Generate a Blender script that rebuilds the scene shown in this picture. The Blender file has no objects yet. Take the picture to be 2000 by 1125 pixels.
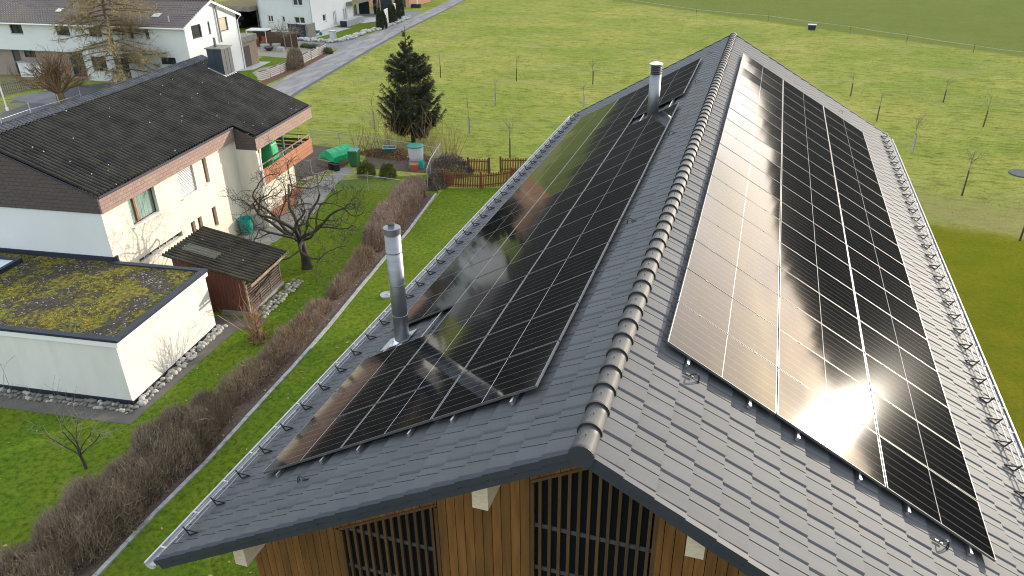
import bpy, math, random
import numpy as np
from mathutils import Vector, Matrix
PI = math.pi
R = math.radians
random.seed(7)
rng = np.random.default_rng(7)
scn = bpy.context.scene
col = scn.collection

# ------------------------------------------------------------------ camera
F_PX, PITCH, YAW, ROLL = 1469.61, 0.48462, 0.31881, -0.014636
CAM = Vector((1.24866, 0.0, 15.0))
_h = Vector((-math.sin(YAW), math.cos(YAW), 0)); _r = Vector((math.cos(YAW), math.sin(YAW), 0)); _u = Vector((0, 0, 1))
FWD = _h * math.cos(PITCH) - _u * math.sin(PITCH)
_up = _h * math.sin(PITCH) + _u * math.cos(PITCH)
RGT = _r * math.cos(ROLL) + _up * math.sin(ROLL)
UPV = -_r * math.sin(ROLL) + _up * math.cos(ROLL)
cd = bpy.data.cameras.new("camera"); cam = bpy.data.objects.new("camera", cd); col.objects.link(cam)
m = Matrix((RGT, UPV, -FWD)).transposed().to_4x4(); m.translation = CAM
cam.matrix_world = m
cd.sensor_width = 36.0; cd.lens = F_PX / 2000 * 36.0
cd.clip_start = 0.1; cd.clip_end = 3000
scn.camera = cam

def G(px, py, z=0.0):
    """ground (or height z) point seen at a pixel of the 2000x1125 survey photo"""
    d = FWD + RGT * ((px - 1000) / F_PX) - UPV * ((py - 562.5) / F_PX)
    t = (z - CAM.z) / d.z
    return CAM + d * t

# ------------------------------------------------------------------ sun, sky, exposure
SUN_EL, SUN_AZ = R(10.0), R(35.2)         # azimuth from +Y towards +X
SUND = Vector((math.sin(SUN_AZ) * math.cos(SUN_EL), math.cos(SUN_AZ) * math.cos(SUN_EL), math.sin(SUN_EL)))
sd = bpy.data.lights.new("sun", 'SUN'); so = bpy.data.objects.new("sun", sd); col.objects.link(so)
sd.energy = 2.8; sd.angle = R(0.5); sd.color = (1.0, 0.90, 0.74)
so.rotation_euler = SUND.to_track_quat('Z', 'Y').to_euler(); so.location = (40, 60, 40)
w = bpy.data.worlds.new("World"); scn.world = w; w.use_nodes = True
nt = w.node_tree; nt.nodes.clear()
def N(nt, t, **kw):
    n = nt.nodes.new(t)
    for k, v in kw.items():
        if k == 'inp':
            for a, b in v.items(): n.inputs[a].default_value = b
        else: setattr(n, k, v)
    return n
def L(nt, a, ai, b, bi): nt.links.new(a.outputs[ai], b.inputs[bi])
out = N(nt, 'ShaderNodeOutputWorld')
sky = N(nt, 'ShaderNodeTexSky', sky_type='NISHITA', sun_disc=False, sun_elevation=SUN_EL, sun_rotation=SUN_AZ,
        altitude=500, air_density=1.0, dust_density=1.6, ozone_density=1.0)
bg1 = N(nt, 'ShaderNodeBackground', inp={1: 0.15}); L(nt, sky, 0, bg1, 0)
tc = N(nt, 'ShaderNodeTexCoord'); mp = N(nt, 'ShaderNodeMapping', inp={'Scale': (1, 1, 4.6), 'Location': (0.3, 0.1, 0.0)}); L(nt, tc, 'Generated', mp, 0)
nz = N(nt, 'ShaderNodeTexNoise', inp={'Scale': 4.2, 'Detail': 9.0, 'Roughness': 0.58}); L(nt, mp, 0, nz, 'Vector')
rp = N(nt, 'ShaderNodeValToRGB'); L(nt, nz, 'Fac', rp, 0)
rp.color_ramp.elements[0].position = 0.37; rp.color_ramp.elements[0].color = (0.16, 0.16, 0.16, 1)
rp.color_ramp.elements[1].position = 0.58; rp.color_ramp.elements[1].color = (1, 1, 1, 1)
dp = N(nt, 'ShaderNodeVectorMath', operation='DOT_PRODUCT'); L(nt, tc, 'Generated', dp, 0); dp.inputs[1].default_value = SUND
cl = N(nt, 'ShaderNodeMath', operation='MAXIMUM', inp={1: 0.0}); L(nt, dp, 'Value', cl, 0)
pw = N(nt, 'ShaderNodeMath', operation='POWER', inp={1: 4.5}); L(nt, cl, 0, pw, 0)
st = N(nt, 'ShaderNodeMath', operation='MULTIPLY_ADD', inp={1: 1.6, 2: 0.92}); L(nt, pw, 0, st, 0)
cc = N(nt, 'ShaderNodeMix', data_type='RGBA'); L(nt, pw, 0, cc, 0)
cc.inputs[6].default_value = (0.86, 0.94, 1.0, 1); cc.inputs[7].default_value = (1.0, 0.83, 0.71, 1)
bg2 = N(nt, 'ShaderNodeBackground'); L(nt, cc, 2, bg2, 0); L(nt, st, 0, bg2, 1)
mx = N(nt, 'ShaderNodeMixShader'); L(nt, rp, 0, mx, 0); L(nt, bg1, 0, mx, 1); L(nt, bg2, 0, mx, 2); L(nt, mx, 0, out, 0)
vs = scn.view_settings; vs.view_transform = 'Standard'; vs.look = 'None'; vs.gamma = 1; vs.use_curve_mapping = False
vs.exposure = 1.2
scn.cycles.pixel_filter_type = 'BLACKMAN_HARRIS'; scn.cycles.filter_width = 1.05
scn.cycles.sample_clamp_indirect = 6.0

# ------------------------------------------------------------------ helpers
class MB:
    """mesh builder: collects world-space geometry, then builds ONE object"""
    def __init__(s): s.v = []; s.f = []
    def add(s, vs, fs):
        o = len(s.v); s.v += [tuple(p) for p in vs]; s.f += [tuple(o + i for i in q) for q in fs]
    def quad(s, *p): s.add(p, [tuple(range(len(p)))])
    def boxf(s, o, X, Y, Z):
        """box from corner o with edge vectors"""
        o, X, Y, Z = Vector(o), Vector(X), Vector(Y), Vector(Z)
        p = [o, o+X, o+X+Y, o+Y, o+Z, o+X+Z, o+X+Y+Z, o+Y+Z]
        s.add(p, [(0,3,2,1),(4,5,6,7),(0,1,5,4),(1,2,6,5),(2,3,7,6),(3,0,4,7)])
    def box(s, x0, x1, y0, y1, z0, z1): s.boxf((x0,y0,z0),(x1-x0,0,0),(0,y1-y0,0),(0,0,z1-z0))
    def bar(s, a, b, w, h=None, up=(0,0,1)):
        a, b = Vector(a), Vector(b); h = h or w; d = (b-a).normalized(); u = Vector(up)
        x = d.cross(u)
        if x.length < 1e-4: x = d.cross(Vector((1,0,0)))
        x.normalize(); y = x.cross(d).normalized()
        s.boxf(a - x*w/2 - y*h/2, b-a, x*w, y*h)
    def tube(s, pts, rad, n=6, cap=True):
        pts = [Vector(p) for p in pts]; k = len(pts)
        if not hasattr(rad, '__len__'): rad = [rad]*k
        o = len(s.v); ref = Vector((0.31, 0.17, 0.93))
        for i, p in enumerate(pts):
            d = (pts[min(i+1,k-1)] - pts[max(i-1,0)]).normalized()
            x = d.cross(ref)
            if x.length < .05: x = d.cross(Vector((1,0,0)))
            x.normalize(); y = d.cross(x)
            for j in range(n):
                t = 2*PI*j/n; s.v.append(tuple(p + (x*math.cos(t) + y*math.sin(t))*rad[i]))
        for i in range(k-1):
            for j in range(n):
                a = o+i*n+j; b = o+i*n+(j+1)%n; s.f.append((a, b, b+n, a+n))
        if cap and n > 2: s.f.append(tuple(o+j for j in range(n))[::-1]); s.f.append(tuple(o+(k-1)*n+j for j in range(n)))
    def lathe(s, c, prof, n=16, cap=True):
        c = Vector(c); o = len(s.v); k = len(prof)
        for r, z in prof:
            for j in range(n):
                t = 2*PI*j/n; s.v.append((c.x+r*math.cos(t), c.y+r*math.sin(t), c.z+z))
        for i in range(k-1):
            for j in range(n):
                a = o+i*n+j; b = o+i*n+(j+1)%n; s.f.append((a, b, b+n, a+n))
        if cap: s.f.append(tuple(o+j for j in range(n))[::-1]); s.f.append(tuple(o+(k-1)*n+j for j in range(n)))
    def prism(s, poly, z0, z1):
        n = len(poly); o = len(s.v)
        s.v += [(p[0], p[1], z0) for p in poly] + [(p[0], p[1], z1) for p in poly]
        s.f.append(tuple(o+i for i in range(n))[::-1]); s.f.append(tuple(o+n+i for i in range(n)))
        for i in range(n): s.f.append((o+i, o+(i+1)%n, o+n+(i+1)%n, o+n+i))
    def bulk(s, V, Fc):
        o = len(s.v); s.v += list(map(tuple, V.tolist())); s.f += list(map(tuple, (Fc+o).tolist()))
    def mesh(s, name, inv=None):
        me = bpy.data.meshes.new(name)
        v = s.v
        if inv is not None:
            A = np.array(inv); P = np.array(v); v = (P @ A[:3,:3].T + A[:3,3]).tolist()
        me.from_pydata(v, [], s.f); me.update(); return me

def setp(o, label=None, cat=None, group=None, kind=None):
    if label: o['label'] = label
    if cat: o['category'] = cat
    if group: o['group'] = group
    if kind: o['kind'] = kind
    return o
ROOTM = {}
def thing(name, loc, label, cat, group=None, rz=0.0):
    o = bpy.data.objects.new(name, None); col.objects.link(o); o.empty_display_size = .3
    o.location = loc; o.rotation_euler = (0, 0, rz)
    ROOTM[o.name] = Matrix.Translation(Vector(loc)) @ Matrix.Rotation(rz, 4, 'Z')
    return setp(o, label, cat, group)
def obj(name, mb, mat, parent=None, label=None, smooth=False, origin=None):
    inv = None; M = None
    if parent is not None:
        M = ROOTM[parent.name]; inv = M.inverted()
    elif origin is not None:
        inv = Matrix.Translation(-Vector(origin))
    me = mb.mesh(name, inv); me.materials.append(mat)
    o = bpy.data.objects.new(name, me); col.objects.link(o)
    if parent is not None: o.parent = parent; ROOTM[o.name] = M
    elif origin is not None: o.location = origin; ROOTM[o.name] = Matrix.Translation(Vector(origin))
    else: ROOTM[o.name] = Matrix.Identity(4)
    if label: o['label'] = label
    if smooth: me.polygons.foreach_set('use_smooth', [True]*len(me.polygons))
    return o
def struct(name, mb, mat, kind='structure'): return setp(obj(name, mb, mat), kind=kind)
def copytree(o, parent=None):
    c = o.copy(); col.objects.link(c)
    if parent is not None: c.parent = parent
    for ch in list(o.children): copytree(ch, c)
    return c
ORD = ['first','second','third','fourth','fifth','sixth','seventh','eighth','ninth','tenth','eleventh','twelfth','thirteenth','fourteenth','fifteenth','sixteenth','seventeenth','eighteenth','nineteenth','twentieth']

# ------------------------------------------------------------------ materials
def mat(name, c, rough=.7, metal=0.0, spec=.5, c2=None, scale=4.0, lo=.35, hi=.65, detail=6, bump=0.0, bscale=20.0, stretch=None, island=0.0, coat=0.0):
    m = bpy.data.materials.new(name); m.use_nodes = True; nt = m.node_tree; b = nt.nodes['Principled BSDF']
    b.inputs['Base Color'].default_value = (*c, 1); b.inputs['Roughness'].default_value = rough
    b.inputs['Metallic'].default_value = metal; b.inputs['Specular IOR Level'].default_value = spec
    b.inputs['Coat Weight'].default_value = coat
    t = N(nt, 'ShaderNodeTexCoord'); vec = (t, 'Object')
    if stretch:
        mpn = N(nt, 'ShaderNodeMapping', inp={'Scale': stretch}); L(nt, t, 'Object', mpn, 0); vec = (mpn, 0)
    last = None
    if c2 is not None:
        n = N(nt, 'ShaderNodeTexNoise', inp={'Scale': scale, 'Detail': detail, 'Roughness': .6}); L(nt, vec[0], vec[1], n, 'Vector')
        r = N(nt, 'ShaderNodeMapRange', inp={1: lo, 2: hi}); L(nt, n, 'Fac', r, 0)
        x = N(nt, 'ShaderNodeMix', data_type='RGBA'); L(nt, r, 0, x, 0)
        x.inputs[6].default_value = (*c, 1); x.inputs[7].default_value = (*c2, 1); last = (x, 2)
    if island:
        g = N(nt, 'ShaderNodeNewGeometry'); rr = N(nt, 'ShaderNodeMapRange', inp={3: 1-island, 4: 1+island}); L(nt, g, 'Random Per Island', rr, 0)
        x = N(nt, 'ShaderNodeVectorMath', operation='SCALE')
        if last: L(nt, last[0], last[1], x, 0)
        else: x.inputs[0].default_value = c
        L(nt, rr, 0, x, 'Scale'); last = (x, 0)
    if last: L(nt, last[0], last[1], b, 'Base Color')
    if bump:
        n = N(nt, 'ShaderNodeTexNoise', inp={'Scale': bscale, 'Detail': 5.0}); L(nt, vec[0], vec[1], n, 'Vector')
        bp = N(nt, 'ShaderNodeBump', inp={'Strength': bump, 'Distance': .02}); L(nt, n, 'Fac', bp, 'Height'); L(nt, bp, 0, b, 'Normal')
    return m
def tex(nt, kind, vec, **inp):
    n = N(nt, kind, inp=inp); L(nt, vec[0], vec[1], n, 'Vector'); return n
def mixc(nt, fac, a, b):
    x = N(nt, 'ShaderNodeMix', data_type='RGBA')
    for i, q in ((6, a), (7, b)):
        if isinstance(q[0], (int, float)): x.inputs[i].default_value = (*q, 1)
        else: L(nt, q[0], q[1], x, i)
    if isinstance(fac, (int, float)): x.inputs[0].default_value = fac
    else: L(nt, fac[0], fac[1], x, 0)
    return (x, 2)
def rng_(nt, src, a, b, c=0.0, d=1.0, smooth=False):
    n = N(nt, 'ShaderNodeMapRange', inp={1: a, 2: b, 3: c, 4: d})
    if smooth: n.interpolation_type = 'SMOOTHSTEP'
    L(nt, src[0], src[1], n, 0); return (n, 0)
def mth(nt, op, a, b=None):
    n = N(nt, 'ShaderNodeMath', operation=op)
    for i, q in enumerate((a, b)):
        if q is None: continue
        if isinstance(q, (int, float)): n.inputs[i].default_value = q
        else: L(nt, q[0], q[1], n, i)
    return (n, 0)

# ground: meadow, worn patch, mown lawn to the right of the barn
def ground_material(lawn_only=False):
    m = bpy.data.materials.new('grass_ground'); m.use_nodes = True; nt = m.node_tree; b = nt.nodes['Principled BSDF']
    t = N(nt, 'ShaderNodeTexCoord'); v = (t, 'Object')
    big = tex(nt, 'ShaderNodeTexNoise', v, Scale=.09, Detail=6.0, Roughness=.6)
    mid = tex(nt, 'ShaderNodeTexNoise', v, Scale=.55, Detail=6.0, Roughness=.65)
    fine = tex(nt, 'ShaderNodeTexNoise', v, Scale=5.0, Detail=8.0, Roughness=.75)
    sep = N(nt, 'ShaderNodeSeparateXYZ'); L(nt, t, 'Object', sep, 0)
    if lawn_only:
        c = mixc(nt, rng_(nt, (mid, 'Fac'), .35, .65), (.085, .155, .012), (.14, .18, .016))
        c = mixc(nt, rng_(nt, (fine, 'Fac'), .45, .7), c, (.034, .068, .005))
        cl2 = tex(nt, 'ShaderNodeTexNoise', v, Scale=6.0, Detail=6.0, Roughness=.75)
        c = mixc(nt, rng_(nt, (cl2, 'Fac'), .50, .64, 0, .8), c, (.032, .066, .008))
        c = mixc(nt, rng_(nt, (cl2, 'Fac'), .46, .34, 0, .6), c, (.145, .17, .026))
        c = mixc(nt, rng_(nt, (big, 'Fac'), .5, .72, 0, .55), c, (.12, .125, .015))
    else:
        c = mixc(nt, rng_(nt, (mid, 'Fac'), .32, .68), (.285, .28, .052), (.39, .355, .10))
        c = mixc(nt, rng_(nt, (big, 'Fac'), .38, .66), (.20, .25, .040), c)
        c = mixc(nt, rng_(nt, (fine, 'Fac'), .5, .74, 0, .75), c, (.085, .10, .022))
        ms = N(nt, 'ShaderNodeMapping', inp={'Scale': (.55, 1.25, 1), 'Rotation': (0, 0, .3)}); L(nt, t, 'Object', ms, 0)
        patch = tex(nt, 'ShaderNodeTexNoise', (ms, 0), Scale=.42, Detail=6.0, Roughness=.68)
        c = mixc(nt, rng_(nt, (patch, 'Fac'), .52, .68, 0, .7), c, (.145, .180, .032))
        clump = tex(nt, 'ShaderNodeTexNoise', (ms, 0), Scale=1.7, Detail=5.0, Roughness=.78)
        c = mixc(nt, rng_(nt, (clump, 'Fac'), .51, .64, 0, .85), c, (.095, .10, .022))
        c = mixc(nt, rng_(nt, (clump, 'Fac'), .46, .34, 0, .6), c, (.37, .345, .10))
        fine2 = tex(nt, 'ShaderNodeTexNoise', v, Scale=6.0, Detail=3.0, Roughness=.75)
        c = mixc(nt, rng_(nt, (fine2, 'Fac'), .55, .68, 0, .6), c, (.06, .07, .010))
        pale = tex(nt, 'ShaderNodeTexNoise', v, Scale=.16, Detail=7.0, Roughness=.72)
        c = mixc(nt, rng_(nt, (pale, 'Fac'), .55, .72, 0, .7), c, (.27, .25, .10))
        st = N(nt, 'ShaderNodeMapping', inp={'Scale': (.14, .5, 1), 'Rotation': (0, 0, .25)}); L(nt, t, 'Object', st, 0)
        dry = tex(nt, 'ShaderNodeTexNoise', (st, 0), Scale=.5, Detail=7.0, Roughness=.7)
        c = mixc(nt, rng_(nt, (dry, 'Fac'), .53, .75, 0, .75), c, (.29, .26, .11))
        # mown lawn edge (right of the barn) and worn strip before it
        nx = mth(nt, 'MULTIPLY', (big, 'Fac'), 5.0); ny = mth(nt, 'MULTIPLY', (mid, 'Fac'), 1.6)
        yy = mth(nt, 'ADD', mth(nt, 'ADD', (sep, 1), nx), ny)
        xr = rng_(nt, (sep, 0), 1.0, 4.0)
        worn = mth(nt, 'MULTIPLY', mth(nt, 'MULTIPLY', rng_(nt, yy, 42.2, 43.6), rng_(nt, yy, 49.5, 45.0)), xr)
        worn = mth(nt, 'MULTIPLY', worn, rng_(nt, (mid, 'Fac'), .3, .6, .25, .95))
        c = mixc(nt, worn, c, (.25, .22, .085))
        lawn = mixc(nt, rng_(nt, (mid, 'Fac'), .35, .65), (.125, .145, .005), (.175, .165, .008))
        lawn = mixc(nt, rng_(nt, (fine, 'Fac'), .5, .72, 0, .6), lawn, (.07, .085, .006))
        lm = mth(nt, 'MULTIPLY', rng_(nt, yy, 43.2, 42.2), xr)
        c = mixc(nt, lm, c, lawn)
        # pasture beyond the tape fence is greener and darker
        s2 = mth(nt, 'ADD', (sep, 1), mth(nt, 'MULTIPLY', (sep, 0), .72))
        far = rng_(nt, mth(nt, 'ADD', s2, ny), 106.0, 107.5)
        c = mixc(nt, mth(nt, 'MULTIPLY', far, .8), c, mixc(nt, rng_(nt, (fine, 'Fac'), .4, .65), (.095, .13, .026), (.13, .145, .034)))
    L(nt, c[0], c[1], b, 'Base Color'); b.inputs['Roughness'].default_value = .9; b.inputs['Specular IOR Level'].default_value = .04
    bp = N(nt, 'ShaderNodeBump', inp={'Strength': .9, 'Distance': .10 if not lawn_only else .05}); 
    f2 = tex(nt, 'ShaderNodeTexNoise', v, Scale=3.0 if not lawn_only else 9.0, Detail=9.0, Roughness=.8)
    L(nt, f2, 'Fac', bp, 'Height'); L(nt, bp, 0, b, 'Normal'); return m
M = {}
M['meadow'] = ground_material(); M['lawn'] = ground_material(True)
def blade_mat(name, a, bcol, dry, trans=.45):
    m = bpy.data.materials.new(name); m.use_nodes = True; nt = m.node_tree; nt.nodes.clear()
    o = N(nt, 'ShaderNodeOutputMaterial'); g = N(nt, 'ShaderNodeNewGeometry'); t = N(nt, 'ShaderNodeTexCoord')
    n = tex(nt, 'ShaderNodeTexNoise', (t, 'Object'), Scale=.45, Detail=4.0)
    c = mixc(nt, rng_(nt, (n, 'Fac'), .35, .65), a, bcol)
    c = mixc(nt, rng_(nt, (g, 'Random Per Island'), .55, 1.0, 0, .9), c, dry)
    d = N(nt, 'ShaderNodeBsdfDiffuse'); tr = N(nt, 'ShaderNodeBsdfTranslucent'); L(nt, *c, d, 0); L(nt, *c, tr, 0)
    x = N(nt, 'ShaderNodeMixShader', inp={0: trans}); L(nt, d, 0, x, 1); L(nt, tr, 0, x, 2); L(nt, x, 0, o, 0); return m
M['blade_meadow'] = blade_mat('meadow_blade', (.21, .225, .045), (.30, .275, .075), (.36, .32, .13))
M['blade_lawn'] = blade_mat('lawn_blade', (.075, .155, .014), (.135, .175, .02), (.16, .165, .03))
M['tile'] = mat('anthracite_tile', (.058, .060, .068), .70, spec=.38, c2=(.076, .078, .085), scale=2.2, lo=.3, hi=.7, stretch=(.35, 2.2, .35), island=.085, bump=.08, bscale=60)
M['ridge'] = mat('ridge_tile_clay', (.050, .051, .055), .45, spec=.45, c2=(.064, .064, .067), scale=3)
M['trim'] = mat('dark_sheet_trim', (.020, .024, .038), .55, spec=.3, c2=(.026, .030, .045), scale=2)
M['zinc'] = mat('zinc', (.46, .47, .49), .45, metal=.35, c2=(.38, .39, .42), scale=5)
M['steel'] = mat('brushed_steel', (.25, .255, .27), .46, metal=.85, c2=(.21, .215, .23), scale=3, stretch=(1, 1, 6))
M['alu'] = mat('aluminium', (.7, .71, .73), .35, metal=1.0)
M['black_metal'] = mat('black_powder_coat', (.012, .013, .015), .45)
M['frame'] = mat('panel_frame', (.09, .09, .092), .5, metal=.3)
M['frame_edge'] = mat('panel_frame_edge', (.26, .26, .265), .45, metal=.4)
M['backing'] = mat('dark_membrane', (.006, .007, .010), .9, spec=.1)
M['rail_blue'] = mat('blue_grey_batten', (.045, .055, .075), .7)
M['pale_wood'] = mat('pale_spruce_beam', (.52, .43, .36), .7, c2=(.42, .335, .27), scale=3, stretch=(4, 1, 12))
def plank_mat():
    m = mat('brown_cladding', (.080, .029, .008), .55, c2=(.160, .066, .020), scale=2.2, lo=.3, hi=.7, stretch=(6, 6, .5), island=.24, bump=.12, bscale=14)
    return m
M['plank'] = plank_mat()
M['slat'] = mat('brown_slat', (.045, .020, .009), .6, c2=(.068, .031, .014), scale=3, stretch=(6, 6, .7), island=.3)
# solar glass
def solar():
    m = bpy.data.materials.new('solar_glass'); m.use_nodes = True; nt = m.node_tree; b = nt.nodes['Principled BSDF']
    t = N(nt, 'ShaderNodeTexCoord'); s = N(nt, 'ShaderNodeSeparateXYZ'); L(nt, t, 'Object', s, 0)
    def line(src, per, wd, off=0.0):
        a = mth(nt, 'ADD', src, off + 50 * per); a = mth(nt, 'DIVIDE', a, per); a = mth(nt, 'FRACT', a)
        a = mth(nt, 'ABSOLUTE', mth(nt, 'SUBTRACT', a, .5)); return mth(nt, 'GREATER_THAN', a, .5 - wd / per / 2)
    rows = line((s, 1), 1.114/6, .0045); cols_ = line((s, 0), 1.702/18, .002)
    bus = line((s, 1), 1.114/6/9, .0012)
    ctr = mth(nt, 'LESS_THAN', mth(nt, 'ABSOLUTE', (s, 0)), .0055)
    cell = tex(nt, 'ShaderNodeTexNoise', (t, 'Object'), Scale=2.0, Detail=2.0)
    c = mixc(nt, rng_(nt, (cell, 'Fac'), .3, .7), (.0025, .0026, .0032), (.004, .004, .0045))
    c = mixc(nt, mth(nt, 'MULTIPLY', bus, .12), c, (.06, .06, .06))
    c = mixc(nt, mth(nt, 'MULTIPLY', cols_, .15), c, (.08, .08, .08))
    c = mixc(nt, mth(nt, 'MULTIPLY', rows, .55), c, (.33, .33, .33))
    c = mixc(nt, ctr, c, (.45, .45, .44))
    L(nt, *c, b, 'Base Color')
    oi = N(nt, 'ShaderNodeObjectInfo'); rr = rng_(nt, (oi, 'Random'), 0, 1, .048, .064)
    L(nt, *rr, b, 'Roughness'); b.inputs['IOR'].default_value = 1.5; b.inputs['Specular IOR Level'].default_value = .31
    sp = tex(nt, 'ShaderNodeTexVoronoi', (t, 'Object'), Scale=3.0)
    return m
M['solar'] = solar()
M['cream'] = mat('cream_render', (.64, .595, .50), .85, c2=(.585, .535, .44), scale=1.6, stretch=(1.6, 1.6, .35), bump=.05, bscale=120)
M['white'] = mat('white_render', (.64, .65, .655), .85, c2=(.60, .61, .62), scale=.5)
M['garage_r'] = mat('cream_white_render', (.64, .625, .58), .85, c2=(.585, .57, .52), scale=1.5, stretch=(1.6, 1.6, .35), bump=.04, bscale=120)
M['white_paint'] = mat('white_paint', (.72, .72, .715), .5)
M['window'] = mat('window_glass', (.02, .025, .03), .06, spec=.6, c2=(.035, .04, .045), scale=1.5)
M['curtain'] = mat('pale_green_curtain', (.07, .13, .115), .5, c2=(.24, .34, .30), scale=7, stretch=(3, 3, .12))
M['orange_wood'] = mat('orange_brown_wood', (.33, .095, .025), .5, c2=(.24, .065, .018), scale=6, stretch=(3, 3, .5))
M['balcony_wood'] = mat('red_brown_board', (.30, .11, .05), .6, c2=(.22, .08, .035), scale=4, stretch=(1, 1, 6), island=.15)
M['darkwood'] = mat('dark_brown_wood', (.065, .032, .020), .65, c2=(.095, .05, .03), scale=4, stretch=(1, 1, 5))
M['fence_wood'] = mat('rust_stained_fence', (.16, .046, .013), .65, c2=(.115, .034, .011), scale=5, stretch=(3, 3, .6), island=.25)
M['weathered'] = mat('weathered_board', (.30, .23, .17), .8, c2=(.18, .13, .095), scale=5, stretch=(1, 1, 4), island=.2)
M['green_tarp'] = mat('green_tarpaulin', (.0, .33, .12), .55, c2=(.0, .26, .10), scale=4, bump=.3, bscale=12)
M['green_bin'] = mat('green_plastic', (.02, .125, .05), .45, c2=(.03, .15, .06), scale=6)
M['teal'] = mat('teal_plastic', (.01, .26, .22), .45, c2=(.015, .32, .27), scale=5)
M['dark_teal'] = mat('dark_teal_plastic', (.03, .17, .13), .5)
M['white_plastic'] = mat('white_plastic', (.50, .52, .54), .5)
M['black_plastic'] = mat('black_plastic', (.016, .016, .018), .6)
M['terracotta'] = mat('terracotta', (.44, .12, .06), .7, c2=(.38, .10, .05), scale=8)
M['green_metal'] = mat('green_painted_steel', (.03, .14, .09), .45)
M['grey_slab'] = mat('grey_slab', (.33, .34, .36), .8, c2=(.27, .28, .30), scale=3)
M['concrete'] = mat('concrete', (.22, .21, .195), .85, c2=(.14, .135, .12), scale=3, bump=.15, bscale=40)
M['kerbstone'] = mat('pale_kerbstone', (.32, .325, .33), .85, c2=(.17, .175, .165), scale=5, lo=.42, hi=.7)
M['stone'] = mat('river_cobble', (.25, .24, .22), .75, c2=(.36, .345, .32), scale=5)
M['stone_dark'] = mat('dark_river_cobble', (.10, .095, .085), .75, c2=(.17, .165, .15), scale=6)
M['stone_moss'] = mat('mossy_cobble', (.28, .27, .22), .8, c2=(.13, .14, .065), scale=5)
M['boulder'] = mat('pale_limestone', (.42, .415, .40), .85, c2=(.28, .275, .26), scale=3, bump=.3, bscale=9)
M['bark'] = mat('dark_bark', (.030, .022, .016), .9, c2=(.055, .042, .031), scale=7, bump=.5, bscale=25, stretch=(1, 1, .4))
M['bark_moss'] = mat('mossy_bark', (.034, .026, .018), .9, c2=(.085, .078, .022), scale=3, lo=.5, hi=.75, bump=.5, bscale=25)
M['larch_bark'] = mat('larch_bark', (.10, .07, .038), .9, c2=(.15, .11, .055), scale=4, bump=.4, bscale=20)
M['larch_twig'] = mat('larch_twig', (.27, .20, .105), .9, c2=(.38, .31, .15), scale=.8)
M['pollard_bark'] = mat('brown_pollard_bark', (.115, .066, .036), .9, c2=(.16, .10, .05), scale=3)
M['grey_twig'] = mat('grey_twig', (.15, .125, .10), .9, c2=(.22, .185, .15), scale=2)
M['hedge_twig'] = mat('hedge_twig', (.19, .14, .10), .9, c2=(.32, .245, .185), scale=.8, island=.35)
M['hedge_leaf'] = mat('olive_hedge_twig', (.10, .075, .032), .9, c2=(.155, .115, .052), scale=.8, island=.4)
M['red_twig'] = mat('red_twig', (.21, .09, .065), .9)
M['tan_twig'] = mat('tan_hazel_rod', (.26, .165, .085), .9, c2=(.33, .22, .12), scale=.9, island=.3)
M['rust_twig'] = mat('russet_twig', (.20, .105, .05), .9, c2=(.27, .16, .08), scale=.8, island=.3)
M['needle'] = mat('spruce_needle', (.010, .016, .004), .8, c2=(.026, .032, .008), scale=1.1, island=.35)
M['conifer'] = mat('cypress_foliage', (.020, .030, .012), .8, c2=(.042, .048, .018), scale=2.5, island=.3)
M['yew'] = mat('yew_foliage', (.06, .09, .018), .75, c2=(.14, .15, .03), scale=2, island=.35)
M['soil'] = mat('dark_soil', (.055, .038, .028), .95, c2=(.095, .068, .05), scale=2.5, bump=1.0, bscale=9)
M['mulch'] = mat('bark_mulch', (.060, .040, .030), .95, c2=(.13, .09, .07), scale=9, lo=.42, hi=.7, bump=1.0, bscale=25)
M['red_mulch'] = mat('red_mulch', (.07, .025, .018), .95, c2=(.12, .05, .035), scale=6)
M['pink_twig'] = mat('pinkish_hedge_tip', (.25, .185, .155), .9, c2=(.38, .30, .26), scale=.8, island=.35)
M['lattice_wood'] = mat('grey_lattice_wood', (.13, .105, .085), .85, c2=(.075, .06, .05), scale=5, island=.3)
M['leaf'] = mat('fallen_leaf', (.34, .20, .10), .8, c2=(.42, .30, .18), scale=3)
M['paving'] = mat('dark_paving', (.075, .068, .058), .85, c2=(.115, .105, .09), scale=1.5, lo=.3, hi=.7, bump=.1, bscale=30)
M['road'] = None
def road_mat():
    m = mat('pale_concrete_road', (.25, .24, .235), .9, c2=(.155, .15, .15), scale=.9, detail=10, lo=.38, hi=.60, stretch=(1.6, .40, 1))
    return m
M['road'] = road_mat()
M['asphalt'] = mat('asphalt', (.13, .13, .135), .9, c2=(.18, .178, .175), scale=.8)
M['dark_asphalt'] = mat('dark_asphalt', (.065, .067, .075), .85, c2=(.085, .087, .093), scale=.8)
M['gravel'] = mat('pale_gravel', (.27, .24, .20), .95, c2=(.18, .16, .135), scale=7, bump=.6, bscale=14)
M['grey_paving'] = mat('grey_paving', (.30, .30, .31), .9, c2=(.36, .36, .365), scale=1.2)
M['pale_paving'] = mat('pale_paving', (.36, .37, .385), .85)
M['dry_grass'] = mat('dry_verge_grass', (.20, .17, .07), .95, c2=(.13, .13, .04), scale=2, bump=.6, bscale=8)
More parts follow.
